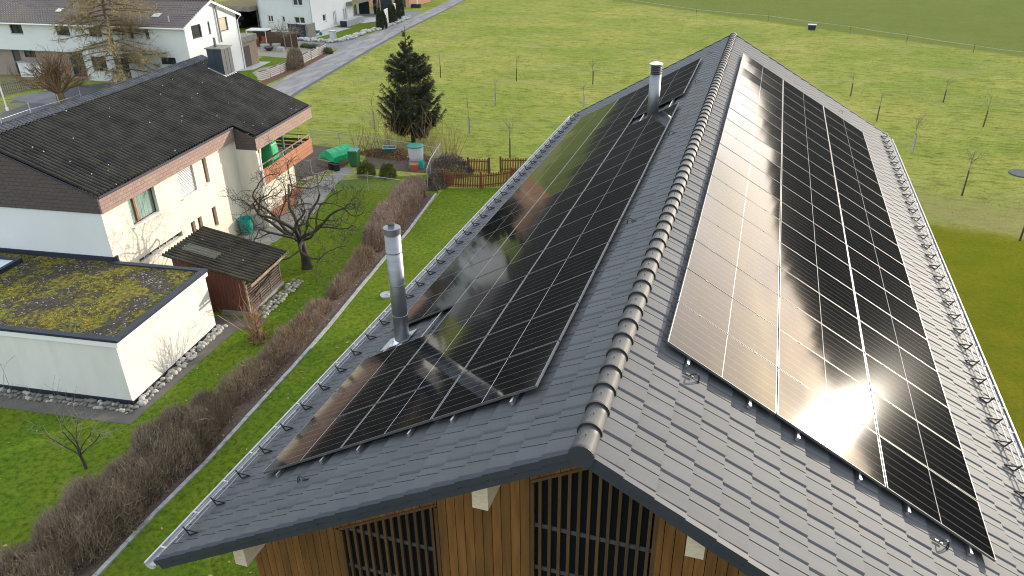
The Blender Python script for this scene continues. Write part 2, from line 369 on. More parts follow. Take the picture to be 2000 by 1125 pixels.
# ------------------------------------------------------------------ ground and surfaces
g = MB()
XS = np.linspace(-600, 600, 7); YS = np.linspace(-300, 700, 9)
for i in range(6):
    for j in range(8): g.quad((XS[i],YS[j],0),(XS[i+1],YS[j],0),(XS[i+1],YS[j+1],0),(XS[i],YS[j+1],0))
struct('ground', g, M['meadow'])
def sheet(name, pts, z, m, kind='structure'):
    b = MB(); b.quad(*[(p[0], p[1], z) for p in pts]); return struct(name, b, m, kind)
KX = [(-12.85, 3.0), (-12.95, 9.4), (-13.05, 11.6), (-13.05, 13.7), (-13.2, 16.0), (-13.35, 18.6), (-13.6, 21.8), (-13.95, 24.9), (-14.3, 28.3), (-14.6, 31.5), (-15.3, 36.6)]
sheet('garden_lawn', [(-36, 3), (-12.9, 3), (-13.0, 13.7), (-13.95, 24.9), (-15.2, 36.9), (-17.0, 39.6), (-24, 36), (-36, 36)], .004, M['lawn'])
sheet('barn_lawn', [(-12.8, 3), (-3, 3), (-3, 36), (-10.5, 39.3), (-11.9, 38.6), (-15.2, 37.6), (-13.95, 24.9), (-13.0, 13.7)], .004, M['lawn'])
BW = [1.55, 1.55, 1.5, 1.5, 1.4, 1.3, 1.2, 1.1, 1.1, 1.2, 1.3]
sheet('flower_bed', [(x, y) for x, y in KX] + [(x - w_, y) for (x, y), w_ in reversed(list(zip(KX, BW)))], .010, M['mulch'])
kb = MB()
for (x0, y0), (x1, y1) in zip(KX[:-1], KX[1:]):
    n_ = max(1, int((y1 - y0) / 1.0))
    for i in range(n_):
        a = Vector((x0 + (x1-x0)*i/n_, y0 + (y1-y0)*i/n_ + .006, 0)); b_ = Vector((x0 + (x1-x0)*(i+1)/n_, y0 + (y1-y0)*(i+1)/n_ - .006, 0))
        kb.boxf(a - Vector((.02, 0, .1)), b_ - a, (.13, 0, 0), (0, 0, .16 + random.uniform(-.008, .008)))
struct('kerb', kb, M['kerbstone'])
# house frame: xb to the right of the long wall, s along it
HO = Vector((-21.66, 20.26, 0)); HT = R(6.3)
HA = Vector((-math.sin(HT), math.cos(HT), 0)); HB = Vector((math.cos(HT), math.sin(HT), 0))
def H(xb, s, z=0.0): return HO + HB*xb + HA*s + Vector((0, 0, z))
sheet('slab_path', [H(-9, -6.15)[:2], H(4.45, -6.2)[:2], H(4.75, -.2)[:2], H(5.5, .15)[:2], H(5.6, .75)[:2], H(.2, .75)[:2], H(.2, -.3)[:2], H(3.9, -.3)[:2], H(3.9, -5.25)[:2], H(-9, -5.25)[:2]], .012, M['paving'])
sheet('back_path', [H(.2, .8)[:2], H(1.3, .8)[:2], H(1.4, 5.2)[:2], H(2.3, 8.0)[:2], H(2.6, 11.5)[:2], H(1.9, 16.2)[:2], H(.1, 16.2)[:2]], .012, M['concrete'])
# kitchen garden
sheet('vegetable_bed', [(-29, 36.6), (-23.4, 36.3), (-23.2, 39.0), (-22.6, 39.0), (-22.9, 42.6), (-29, 43.2)], .008, M['soil'])
sheet('garden_path', [(-22.9, 35.7), (-21.5, 36.0), (-21.75, 39.3), (-22.65, 39.3)], .016, M['concrete'])
sheet('vegetable_bed', [(-21.7, 39.6), (-17.3, 39.7), (-17.2, 42.5), (-22.7, 43.0)], .008, M['soil'])
sheet('board_edge_path', [(-24.0, 36.6), (-23.55, 36.6), (-23.0, 38.6), (-23.35, 38.7)], .020, M['weathered'])

# road and the far gardens
sheet('road', [(-38.2, 49), (-34.6, 48), (-36.55, 55.8), (-39.3, 72.5), (-41.6, 88), (-43.1, 103), (-44.8, 117.5), (-46.5, 135), (-48.8, 135), (-47.0, 117.5), (-45.3, 103), (-44.4, 88), (-43.0, 75), (-40.6, 60)], .012, M['road'])
sheet('road_verge', [(-34.6, 48), (-34.1, 48), (-36.1, 55.8), (-38.85, 72.5), (-41.2, 88), (-42.8, 103), (-44.5, 117.5), (-46.3, 135), (-46.5, 135), (-44.8, 117.5), (-43.1, 103), (-41.6, 88), (-39.3, 72.5), (-36.55, 55.8)], .010, M['dark_asphalt'])
sheet('side_road', [(-43.05, 75), (-44.2, 86.0), (-45.1, 80.3), (-47, 79.2), (-51.5, 79.2), (-60, 80.5), (-60, 76.2), (-48.3, 76.4), (-45.0, 75.6)], .008, M['asphalt'])
sheet('far_lane', [(-46.1, 105), (-44.9, 98), (-50, 97.0), (-62, 98), (-62, 104), (-52, 104)], .008, M['asphalt'])
sheet('mulch_strip', [(-40.6, 56), (-41.9, 56), (-42.4, 66), (-43.6, 73.5), (-43.0, 74.6), (-41.5, 66)], .010, M['red_mulch'])
sheet('front_garden_lawn', [(-41.9, 56), (-50, 54), (-47.9, 62), (-49, 71.0), (-45.2, 71.0), (-43.0, 66)], .006, M['lawn'])
sheet('gravel_bed', [(-49, 69.6), (-45.3, 69.2), (-43.9, 72.0), (-43.7, 73.8), (-46, 75.3), (-56, 75.4), (-54, 70)], .010, M['gravel'])
sheet('gravel_bed', [(-42.7, 61.6), (-43.2, 65.9), (-44.4, 66.5), (-45.6, 64.3), (-45.2, 62.2), (-43.6, 60.6)], .010, M['gravel'])
sheet('patio', [(-49.2, 60), (-45.8, 63.4), (-46.4, 67.2), (-49.6, 66.6)], .010, M['grey_paving'])
sheet('front_lawn', [(-44.9, 80.8), (-44.9, 90), (-46.6, 96), (-58, 97), (-58, 94), (-51.3, 94.0), (-51.3, 81), (-48, 80)], .006, M['lawn'])
sheet('terrace', [(-51.5, 92.5), (-49.3, 92.5), (-46.9, 97), (-58, 99), (-58, 94)], .010, M['pale_paving'])
sheet('grey_yard', [(-51.5, 80.0), (-49.4, 80.2), (-48.9, 88.5), (-51.5, 88.5)], .010, M['grey_paving'])
# lane and gardens on the far left
sheet('lane', [G(0,225)[:2], G(20,200)[:2], G(60,183)[:2], G(130,170)[:2], G(230,160)[:2], G(330,150)[:2], G(330,215)[:2], G(110,215)[:2], G(0,245)[:2]], .008, M['dark_asphalt'])
sheet('lane', [G(14,193)[:2], G(60,182)[:2], G(110,178)[:2], G(118,205)[:2], G(60,201)[:2]], .012, M['asphalt'])
sheet('wild_verge', [G(-60,205)[:2], G(-60,150)[:2], G(60,142)[:2], G(250,135)[:2], G(250,150)[:2], G(75,170)[:2], G(0,192)[:2]], .010, M['dry_grass'])
sheet('dry_verge', [G(0,222)[:2], G(0,205)[:2], G(30,201)[:2], G(57,202)[:2], G(20,216)[:2]], .012, M['dry_grass'])

# hills far beyond the picture: they stand in the mirror of the roof panels
hl = MB(); nh = 420
for ring, (d, base) in enumerate(((330, 0.0), (420, 1.0))):
    pass
prof = []
for i in range(nh + 1):
    az = R(-100 + 200 * i / nh)
    e = float(np.interp(math.degrees(az), [-100,-40,0,6,10,14,17.5,21,24,30,34,45,60,100], [4.2,4.6,4.3,5.0,5.8,6.2,6.9,8.0,8.4,8.3,7.6,7.4,7.0,6.5])) + .25*math.sin(az*23) + random.uniform(-.22, .40)*random.random()
    prof.append((az, e))
rows_ = []
for k, (d, fr) in enumerate(((335, -.03), (380, .35), (420, .75), (450, 1.0), (520, .9))):
    rows_.append([(d*math.sin(a), d*math.cos(a)+10, 450*math.tan(R(e))*fr + 15*fr) for a, e in prof])
for r0, r1 in zip(rows_[:-1], rows_[1:]):
    for i in range(nh): hl.quad(r0[i], r0[i+1], r1[i+1], r1[i])
M['forest'] = mat('forested_hill', (.012, .013, .009), .95, c2=(.026, .021, .015), scale=.03, bump=.8, bscale=.3)
struct('hills', hl, M['forest'])

# ------------------------------------------------------------------ barn
RZ, SL = 9.85244, 0.52182
CS, SN = math.cos(SL), math.sin(SL)
YN, YF = 6.04, 32.5
def RP(sg, s, y, o=0.0): return Vector((sg*(s*CS + o*SN), y, RZ - s*SN + o*CS))
barn = thing('timber_barn', (0, 19.3, 0), 'long timber clad barn with dark grey tiled gable roof in the foreground', 'barn')
CRS, S0, NCR = .385, .11, 19
PROF = [(0,-.006),(.026,.014),(.255,.010),(.257,-.004),(.270,-.004),(.272,.010),(.405,.003),(.408,-.012),(.42,-.012)]
TW = .42
for sg in (-1, 1):
    mb = MB(); vgs = [MB(), MB()]
    nt_ = int((YF-YN)/TW)+2
    for c in range(NCR):
        s0, s1 = S0 + c*CRS, S0 + (c+1)*CRS
        for k in range(-1, nt_):
            base = YN + k*TW + .05
            us = [(min(max(base+u, YN), YF), w_) for u, w_ in PROF]
            if us[0][0] >= YF-1e-4 or us[-1][0] <= YN+1e-4: continue
            j = random.uniform(-.004, .005)
            top = [RP(sg, s0-.02, u, w_-.012) for u, w_ in us]; low = [RP(sg, s1, u, w_+.026+j) for u, w_ in us]; und = [RP(sg, s1, u, -.02) for u, w_ in us]
            o = len(mb.v); n_ = len(us); mb.v += [tuple(p) for p in top+low+und]
            for i in range(n_-1):
                if us[i+1][0]-us[i][0] < 1e-5: continue
                q = (o+i, o+i+1, o+n_+i+1, o+n_+i); q2 = (o+n_+i, o+n_+i+1, o+2*n_+i+1, o+2*n_+i)
                if sg > 0: q, q2 = q[::-1], q2[::-1]
                mb.f += [q, q2]
        # verge tiles at both gable ends
        for vg, (y0, y1) in zip(vgs, ((YN-.045, YN+.03), (YF-.03, YF+.045))):
            o = RP(sg, s0-(.10 if c == 0 else 0), y0, -.052); X = RP(sg, s1-.001, y0, -.036) - o
            vg.boxf(o, X, (0, y1-y0, 0), RP(sg, s0, y0, .034)-RP(sg, s0, y0, -.052))
    roof = obj('roof', mb, M['tile'], barn)
    for vg in vgs: obj('verge_tile', vg, M['trim'], roof)
    if sg < 0:
        rmb = MB()   # one ridge tile, then copies
        def ridge_tile(mb, y0):
            n_ = 12; o = len(mb.v)
            for (yy, r, dz) in ((y0, .142, .0), (y0+.028, .143, 0), (y0+.030, .134, 0), (y0+.43, .121, -.012)):
                for j in range(n_+1):
                    t = PI*(-.06 + 1.12*j/n_); mb.v.append((r*math.cos(t), yy, RZ - .035 + dz + r*math.sin(t)))
            for i in range(3):
                for j in range(n_):
                    a = o+i*(n_+1)+j; mb.f.append((a, a+1, a+n_+2, a+n_+1))
            mb.f.append(tuple(o+j for j in range(n_+1)))
            mb.lathe((0, y0+.2, RZ+.093), [(.012, 0), (.009, .010), (.002, .014)], 6)
        ridge_tile(rmb, YN-.05)
        rt = obj('ridge_tile', rmb, M['ridge'], roof, smooth=False)
        me = rt.data; me.polygons.foreach_set('use_smooth', [len(p.vertices) == 4 for p in me.polygons]); me.materials.append(M['black_plastic'])
        for p in me.polygons: p.material_index = 1 if (p.index < 12 or len(p.vertices) == 13) else 0
        nr = int((YF-YN)/.39)+1
        for i in range(1, nr):
            c = rt.copy(); col.objects.link(c); c.location.y = i*.39
        e = MB(); e.lathe((0, 0, 0), [(.141, -.012), (.141, .012)], 24)
        cap = MB(); cap.add([(x, YN-.055+z, RZ-.035+y) for x, y, z in e.v], e.f)
        obj('ridge_end_disc', cap, M['trim'], roof)
# board under the tiles, barge board, soffit strip
sf = MB()
for sg in (-1, 1):
    for y0, y1 in ((YN-.03, YN+.0), (YF, YF+.03)):
        fb = MB(); o = RP(sg, 0, y0, -.140); fb.boxf(o, RP(sg, 7.40, y0, -.140)-o, (0, y1-y0, 0), RP(sg, 0, y0, -.05)-o)
        obj('barge_board', fb, M['trim'], barn)
    o = RP(sg, 0, YN+.002, -.150); sf.boxf(o, RP(sg, 7.40, YN+.002, -.150)-o, (0, YF-YN-.004, 0), RP(sg, 0, YN, -.06)-o)
obj('roof_deck', sf, M['pale_wood'], barn)
# gable wall planks (near gable), openings left free
WY = 7.12
def under(x): return RZ - abs(x)*math.tan(SL) - .155/CS
OP = [(-3.86, -2.30), (-.84, .72)]        # slatted openings
FR = .05
gw = MB(); pwid = .135
x = -5.62
while x < 5.62:
    x1 = min(x+pwid-.009, 5.62)
    for lo, hi in OP:
        pass
    zt0, zt1 = under(x)+.04, under(x1)+.04
    inside = [o for o in OP if x1 > o[0]-FR and x < o[1]+FR]
    if not inside:
        gw.add([(x,WY,0),(x1,WY,0),(x1,WY,zt1),(x,WY,zt0),(x,WY+.03,0),(x1,WY+.03,0),(x1,WY+.03,zt1),(x,WY+.03,zt0)],
               [(0,1,2,3),(5,4,7,6),(1,5,6,2),(4,0,3,7)])
    else:
        lo, hi = inside[0]
        zc = .62/1.0
        a0, a1 = under(x)-.88, under(x1)-.88
        gw.add([(x,WY,a0),(x1,WY,a1),(x1,WY,zt1),(x,WY,zt0),(x,WY+.03,a0),(x1,WY+.03,a1),(x1,WY+.03,zt1),(x,WY+.03,zt0)],
               [(0,1,2,3),(5,4,7,6),(1,5,6,2),(4,0,3,7),(0,4,5,1)])
        for p0, p1 in ((x, min(x1, lo-FR)), (max(x, hi+FR), x1)):
            if p1-p0 > .01: gw.box(p0, p1, WY+.001, WY+.029, 0, under(p0 if p0 < 0 else p1)-.88)
        gw.box(x, x1, WY, WY+.03, 0, 2.6)
    x += pwid
obj('gable_cladding', gw, M['plank'], barn)
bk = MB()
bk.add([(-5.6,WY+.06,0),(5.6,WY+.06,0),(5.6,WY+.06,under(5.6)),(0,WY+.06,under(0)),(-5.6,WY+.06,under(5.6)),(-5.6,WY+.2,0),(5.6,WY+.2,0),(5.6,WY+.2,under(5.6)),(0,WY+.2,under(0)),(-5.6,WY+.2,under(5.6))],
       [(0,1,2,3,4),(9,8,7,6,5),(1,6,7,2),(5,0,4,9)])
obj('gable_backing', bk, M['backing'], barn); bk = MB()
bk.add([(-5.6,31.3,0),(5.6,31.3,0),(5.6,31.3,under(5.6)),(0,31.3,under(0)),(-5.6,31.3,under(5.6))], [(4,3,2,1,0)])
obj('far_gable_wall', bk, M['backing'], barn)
sw = MB()
for sg in (-1, 1):
    y = WY + .03; i = 0
    while y < 31.3:
        sw.box(min(sg*5.6, sg*5.63), max(sg*5.6, sg*5.63), y, min(y+.128, 31.3), 0, under(5.63)+.02); y += .137
obj('side_cladding', sw, M['plank'], barn)
for lo, hi in OP:
    f_ = MB(); top = lambda xx: under(xx)-.93
    for xx in (lo-FR, hi): f_.boxf((xx, WY-.012, 2.6), (FR, 0, 0), (0, .07, 0), (0, 0, top(xx if xx < 0 else xx+FR)-2.6))
    pts = [lo-FR] + ([0.0] if lo < 0 < hi else []) + [hi+FR]
    for a, b_ in zip(pts[:-1], pts[1:]):
        f_.boxf((a, WY-.012, top(a)), (b_-a, 0, top(b_)-top(a)), (0, .07, 0), (0, 0, .05))
    f_.box(lo-FR, hi+FR, WY-.012, WY+.05, 2.55, 2.6)
    fr = obj('slatted_window', f_, M['slat'], barn)
    s_ = MB(); k = 0; n_ = 12 if hi-lo > 1.5 else 10
    for k in range(n_):
        xx = lo + (k+.62)*(hi-lo)/n_
        s_.boxf((xx-.021, WY-.006, 2.6), (.042, 0, 0), (0, .045, 0), (0, 0, top(xx)-2.6+.01))
    obj('slat_screen', s_, M['slat'], fr)
    r_ = MB()
    for zz in (7.48, 6.69, 5.9, 5.1, 4.3):
        z_ = zz if lo > -2 else zz-.95
        r_.box(lo, hi, WY+.042, WY+.058, z_-.035, z_+.035)
    obj('cross_batten', r_, M['rail_blue'], fr)
for xx in (-1.25, 1.25, -5.05, 5.05):
    b_ = MB(); zt = under(xx)+.0; xi = xx - .11 if xx > 0 else xx + .11
    zo, zi = under(abs(xx)+.085)-.002, under(abs(xx)-.085)-.002
    xl, xr_ = xx-.10, xx+.10
    zl, zr = under(xl)-.002, under(xr_)-.002
    y0 = YN + .20; bz = min(zl, zr)-.40
    b_.add([(xl,y0,bz),(xr_,y0,bz),(xr_,y0,zr),(xl,y0,zl),(xl,WY+.02,bz),(xr_,WY+.02,bz),(xr_,WY+.02,zr),(xl,WY+.02,zl)],
           [(0,1,2,3),(1,5,6,2),(0,4,5,1),(4,0,3,7),(3,2,6,7),(5,4,7,6)])
    obj('purlin_end', b_, M['pale_wood'], barn)
# gutters
for sg in (-1, 1):
    gm = MB(); n_ = 8; c = RP(sg, 7.565, 0, .0) if sg < 0 else RP(sg, 7.50, 0, -.05); prof = []
    for j in range(n_+1):
        t = PI + PI*j/n_; prof.append((c.x + .095*math.cos(t), c.z + .095*math.sin(t)))
    for j in range(n_):
        (x0, z0), (x1, z1) = prof[j], prof[j+1]
        gm.quad((x0,YN-.04,z0),(x1,YN-.04,z1),(x1,YF+.04,z1),(x0,YF+.04,z0))
    for q in (prof[0], prof[-1]): gm.tube([(q[0],YN-.04,q[1]),(q[0],YF+.04,q[1])], .020, 6)
    for yy in (YN-.04, YF+.04): gm.quad(*[(p[0], yy, p[1]) for p in prof])
    # apron strip under the tiles
    o = RP(sg, 7.28, YN, -.018); gm.boxf(o, RP(sg, 7.53, YN, -.030)-o, (0, YF-YN, 0), RP(sg,7.28,YN,-.012)-o)
    gt = obj('gutter', gm, M['zinc'], barn)
    for k in range(34):
        pass
    hk = MB(); yy = YN+.3
    while yy < YF:
        hk.bar((prof[0][0], yy, prof[0][1]+.012), (prof[-1][0], yy, prof[-1][1]+.012), .03, .006); yy += .77
    obj('gutter_strap', hk, M['zinc'], gt)
M['rail_grey'] = mat('galvanised_rail', (.24,.25,.26), .5, metal=.3)
# snow guards: two rails on triangular brackets
def tri_bracket(mb, sg, y):
    A, B, C = RP(sg, 6.83, y, .045), RP(sg, 7.03, y, .045), RP(sg, 7.03, y, .215)
    for a, b_ in ((A, B), (B, C), (A, RP(sg, 7.03, y, .16))): mb.bar(a, b_, .024, .010, up=(0, 1, 0))
for sg in (-1, 1):
    rm = MB()
    for o in (.11, .20):
        yy = 6.25
        rm.tube([RP(sg, 7.055, 6.22, o), RP(sg, 7.055, 31.9, o)], .010, 6)
    sgd = obj('snow_guard', rm, M['rail_grey'], barn)
    b_ = MB(); tri_bracket(b_, sg, 6.45); br = obj('bracket', b_, M['black_metal'], sgd)
    for k in range(1, 39):
        c = br.copy(); col.objects.link(c); c.location.y = k*.655
# safety hooks
def hook(sg, s, y):
    b_ = MB(); pts = []
    for j in range(9):
        t = PI*(j/8)*.95; pts.append(RP(sg, s + .14 - .14*j/8, y, .035 + .085*math.sin(t)))
    for dy in (-.022, .022): b_.tube([p + Vector((0, dy*(1-j_/9), 0)) for j_, p in enumerate(pts)], .008, 6)
    b_.tube([RP(sg, s+.14, y-.03, .035), RP(sg, s+.14, y+.03, .035)], .011, 6)
    b_.boxf(RP(sg, s-.06, y-.015, .03), (0, .03, 0), RP(sg, s+.05, y, .04)-RP(sg, s-.06, y, .03), RP(sg, s, y, .012)-RP(sg, s, y, 0))
    obj('roof_hook', b_, M['black_metal'], barn)
for sg, s, y in ((-1,4.98,7.1),(-1,.73,13.1),(-1,.75,19.15),(-1,.68,25.1),(-1,.72,30.1),(1,1.0,8.45),(1,4.88,8.45),(1,4.91,30.9)): hook(sg, s, y)
# steel flue near the eave and louvred flue near the ridge
def flue(s, y, h, r, louv):
    base = RP(-1, s, y, 0); b_ = MB()
    seg = [(0, .62), (.62, 1.30), (1.30, 1.98), (1.98, h-.16)] if not louv else [(0, h-.34)]
    prof_ = []
    b_.lathe(base - Vector((0, 0, .25)), [(r, 0), (r, .25 + seg[-1][1])], 28)
    ch = obj('chimney', b_, M['steel'], barn, smooth=False)
    for p in ch.data.polygons: p.use_smooth = len(p.vertices) == 4
    bd = MB()
    for a, z in seg[:-1]: bd.lathe(base + Vector((0, 0, z)), [(r, 0), (r+.006, .004), (r+.006, .020), (r, .024)], 28, cap=False)
    if not louv:
        z = h-.16
        bd.lathe(base + Vector((0, 0, z)), [(r+.001, 0), (r+.012, .006), (r+.012, .125), (r-.005, .13), (.07, .132)], 28)
        bd.lathe(base + Vector((0, 0, z+.13)), [(.072, 0), (.072, .05)], 20, cap=False)
        obj('flue_band', bd, M['steel'], ch)
        k = MB(); k.lathe(base + Vector((0, 0, z+.175)), [(.074, 0), (.078, .012), (.06, .03), (.02, .035)], 20); obj('flue_mouth', k, M['black_plastic'], ch)
    else:
        z = h-.34
        for k in range(4): bd.lathe(base + Vector((0, 0, z+.03+.068*k)), [(r-.03, .012), (r+.02, 0), (r+.02, .006), (r-.03, .020)], 28)
        obj('louvre_ring', bd, M['steel'], ch)
        k = MB(); k.lathe(base + Vector((0, 0, z)), [(r-.03, 0), (r-.03, .28)], 20); obj('louvre_core', k, M['black_plastic'], ch)
        k = MB(); k.lathe(base + Vector((0, 0, z+.28)), [(r-.01, 0), (r+.03, .005), (r+.03, .018), (r-.03, .05), (.09, .062), (.06, .075), (.01, .08)], 28); obj('rain_cap', k, M['alu'], ch)
    fl = MB()
    if louv: return
    o = RP(-1, s-.30, y-.24, .052); fl.boxf(o, RP(-1, s+.42, y-.24, .052)-o, (0, .48, 0), RP(-1, s, y, .008)-RP(-1, s, y, 0))
    pr = [RP(-1, s-.18, y, .06)]
    fl.lathe(base + Vector((0, 0, -.10)), [(r+.13, -.02), (r+.02, .16), (r+.002, .17)], 28, cap=False)
    obj('flashing', fl, M['alu'], ch)
flue(5.65, 11.55, 2.52, .152, False)
flue(2.02, 23.1, 1.62, .172, True)
# mounting rails with their open silver ends
SLO, SRO = .9918, .5355; CP = 1.7421; PY = 1.152; Y0L, Y0R = 7.525, 8.70; POFF = .139
for sg, s00, y0, n_ in ((-1, SLO, Y0L, 19), (1, SRO, Y0R, 18)):
    for c in range(3):
        for fr_ in (.22, .78):
            s = s00 + (c+fr_)*CP
            r_ = MB(); o = RP(sg, s-.02, y0-.12, POFF-.10)
            r_.boxf(o, RP(sg, s+.02, y0-.12, POFF-.10)-o, (0, n_*PY+.2, 0), RP(sg, s, y0, .055)-RP(sg, s, y0, 0))
            obj('mounting_rail', r_, M['alu'], barn)

# ------------------------------------------------------------------ solar panels
PL, PW = 1.722, 1.134
def panel_proto(sg):
    root = bpy.data.objects.new('solar_panel', None); col.objects.link(root); ROOTM[root.name] = Matrix.Identity(4)
    gl = MB(); gl.box(-PL/2+.009, PL/2-.009, -PW/2+.009, PW/2-.009, -.012, -.0015)
    obj('panel_glass', gl, M['solar'], root)
    f_ = MB(); t = .011
    f_.box(-PL/2, PL/2, -PW/2, -PW/2+t, -.035, 0); f_.box(-PL/2, PL/2, PW/2-t, PW/2, -.035, 0)
    f_.box(-PL/2, -PL/2+t, -PW/2+t, PW/2-t, -.035, 0); f_.box(PL/2-t, PL/2, -PW/2+t, PW/2-t, -.035, 0)
    fo = obj('panel_frame', f_, M['frame'], root); fo.data.materials.append(M['frame_edge'])
    for q_ in fo.data.polygons: q_.material_index = 1 if q_.index >= 12 else 0
    k = MB()
    for xx in (-PL*.28, PL*.28): k.box(xx-.02, xx+.02, PW/2-.004, PW/2+.022, -.03, .004)
    obj('panel_clamp', k, M['frame'], root)
    return root
proto = panel_proto(1); first = True
COLN = ['ridge column', 'middle column', 'eave column']
for sg, s00, y0, n_, skip, side in ((-1, SLO, Y0L, 19, ((2, 3), (0, 13)), 'shaded left'), (1, SRO, Y0R, 18, (), 'sunlit right')):
    ang = SL if sg > 0 else -SL
    for c in range(3):
        for r in range(n_):
            if (c, r) in skip: continue
            p = proto if first else copytree(proto); first = False
            p.location = RP(sg, s00 + (c+.5)*CP, y0 + (r+.5)*PY - .009, POFF + random.uniform(-.0015, .0015))
            p.rotation_euler = (random.uniform(-.003, .003), ang + random.uniform(-.003, .003), 0)
            extra = ''
            if sg < 0 and (c, r) in ((2, 2), (2, 4)): extra = ' at tall flue'
            if sg < 0 and (c, r) in ((0, 12), (0, 14)): extra = ' at louvred flue'
            setp(p, '%s solar panel from near gable, %s, %s roof slope%s' % (ORD[r], COLN[c], side, extra), 'solar panel', 'solar panels on the %s slope of the barn roof' % side.split()[1])
# ------------------------------------------------------------------ walls with openings
def wall(mb, P, u0, u1, z0, z1, holes, n, depth=.18):
    """P(u,z)->point; n = inward vector; holes (u0,u1,z0,z1)"""
    us = sorted({u0, u1} | {h for q in holes for h in q[:2]}); zs = sorted({z0, z1} | {h for q in holes for h in q[2:4]})
    for a, b in zip(us[:-1], us[1:]):
        for c, d in zip(zs[:-1], zs[1:]):
            if any(q[0] < (a+b)/2 < q[1] and q[2] < (c+d)/2 < q[3] for q in holes): continue
            mb.quad(P(a,c), P(b,c), P(b,d), P(a,d))
    n = Vector(n)*depth
    for a, b, c, d in [q[:4] for q in holes]:
        k = [P(a,c), P(b,c), P(b,d), P(a,d)]
        for i in range(4): mb.quad(k[i], k[(i+1)%4], k[(i+1)%4]+n, k[i]+n)
def window(parent, P, q, n, frame_m, glass_m, depth=.18, fw=.05, mull=0, sill=None, name='window', sill_m=None):
    a, b, c, d = q[:4]; n = Vector(n); o = n*(depth-.05)
    fm = MB()
    def slab(u0, u1, w0, w1, off, th):
        X = P(u1,w0)-P(u0,w0); Z = P(u0,w1)-P(u0,w0); fm.boxf(P(u0,w0)+n*off, X, n*th, Z)
    for u0, u1, w0, w1 in ((a,b,c,c+fw),(a,b,d-fw,d),(a,a+fw,c+fw,d-fw),(b-fw,b,c+fw,d-fw)): slab(u0,u1,w0,w1,depth-.06,.06)
    for k in range(mull):
        u = a + (b-a)*(k+1)/(mull+1); slab(u-fw*.6, u+fw*.6, c+fw, d-fw, depth-.065, .06)
    wo = obj(name, fm, frame_m, parent)
    g = MB(); g.quad(P(a,c)+n*(depth-.02), P(b,c)+n*(depth-.02), P(b,d)+n*(depth-.02), P(a,d)+n*(depth-.02))
    obj('pane', g, glass_m, wo)
    if sill:
        s = MB(); X = P(b+.06,c)-P(a-.06,c); s.boxf(P(a-.06,c-.045)-n*sill, X, n*(sill+depth-.06), Vector((0,0,.04)))
        obj('sill', s, sill_m or M['zinc'], wo)
    return wo
def brick_mat(name, axes, c1, c2, mort, bw, bh):
    m = bpy.data.materials.new(name); m.use_nodes = True; nt = m.node_tree; b = nt.nodes['Principled BSDF']
    t = N(nt, 'ShaderNodeTexCoord'); s = N(nt, 'ShaderNodeSeparateXYZ'); L(nt, t, 'Object', s, 0)
    c = N(nt, 'ShaderNodeCombineXYZ'); L(nt, s, axes[0], c, 0); L(nt, s, axes[1], c, 1)
    k = N(nt, 'ShaderNodeTexBrick', inp={'Color1': (*c1,1), 'Color2': (*c2,1), 'Mortar': (*mort,1), 'Scale': 1.0, 'Mortar Size': .008, 'Bias': 0.0, 'Brick Width': bw, 'Row Height': bh}); L(nt, c, 0, k, 'Vector')
    L(nt, k, 'Color', b, 'Base Color'); b.inputs['Roughness'].default_value = .8
    bp = N(nt, 'ShaderNodeBump', inp={'Strength': .5, 'Distance': .01}); bp.invert = True; L(nt, k, 'Fac', bp, 'Height'); L(nt, bp, 0, b, 'Normal'); return m
SHC = ((.27, .18, .155), (.225, .15, .13), (.12, .08, .07))
M['shingle_long'] = brick_mat('pink_slate_shingle', (1, 2), *SHC, .26, .155)
M['shingle_gable'] = brick_mat('brown_slate_shingle', (0, 2), (.085,.062,.060), (.072,.052,.050), (.035,.026,.026), .26, .155)
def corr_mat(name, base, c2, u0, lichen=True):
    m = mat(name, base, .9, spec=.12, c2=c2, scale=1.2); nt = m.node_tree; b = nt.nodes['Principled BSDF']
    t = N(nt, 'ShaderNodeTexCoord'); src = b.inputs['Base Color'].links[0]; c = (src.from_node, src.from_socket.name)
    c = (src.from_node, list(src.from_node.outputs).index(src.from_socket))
    s_ = N(nt, 'ShaderNodeSeparateXYZ'); L(nt, t, 'Object', s_, 0)     # self-shadow of the waves painted into the colour, black in the troughs
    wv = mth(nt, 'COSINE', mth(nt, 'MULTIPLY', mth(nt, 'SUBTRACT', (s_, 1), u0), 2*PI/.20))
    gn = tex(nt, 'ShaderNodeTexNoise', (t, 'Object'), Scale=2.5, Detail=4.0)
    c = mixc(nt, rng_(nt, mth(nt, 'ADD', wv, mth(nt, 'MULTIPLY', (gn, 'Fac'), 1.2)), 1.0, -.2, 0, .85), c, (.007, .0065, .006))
    if lichen:
        v = tex(nt, 'ShaderNodeTexVoronoi', (t, 'Object'), Scale=2.4); v2 = tex(nt, 'ShaderNodeTexNoise', (t, 'Object'), Scale=16.0, Detail=3.0)
        d = mth(nt, 'ADD', (v, 0), mth(nt, 'MULTIPLY', (v2, 'Fac'), .10))
        c = mixc(nt, mth(nt, 'MULTIPLY', mth(nt, 'LESS_THAN', d, .12), .7), c, (.50, .50, .48))
        v3 = tex(nt, 'ShaderNodeTexNoise', (t, 'Object'), Scale=1.6, Detail=8.0, Roughness=.75)
        c = mixc(nt, rng_(nt, (v3, 'Fac'), .59, .69, 0, .85), c, (.085, .072, .014))
        v4 = tex(nt, 'ShaderNodeTexNoise', (t, 'Object'), Scale=7.0, Detail=8.0, Roughness=.8)
        c = mixc(nt, rng_(nt, (v4, 'Fac'), .58, .70, 0, .6), c, (.14, .135, .125))
    L(nt, c[0], c[1], b, 'Base Color'); return m
M['eternit'] = corr_mat('dark_fibre_cement', (.034, .032, .030), (.066, .060, .052), -.06)
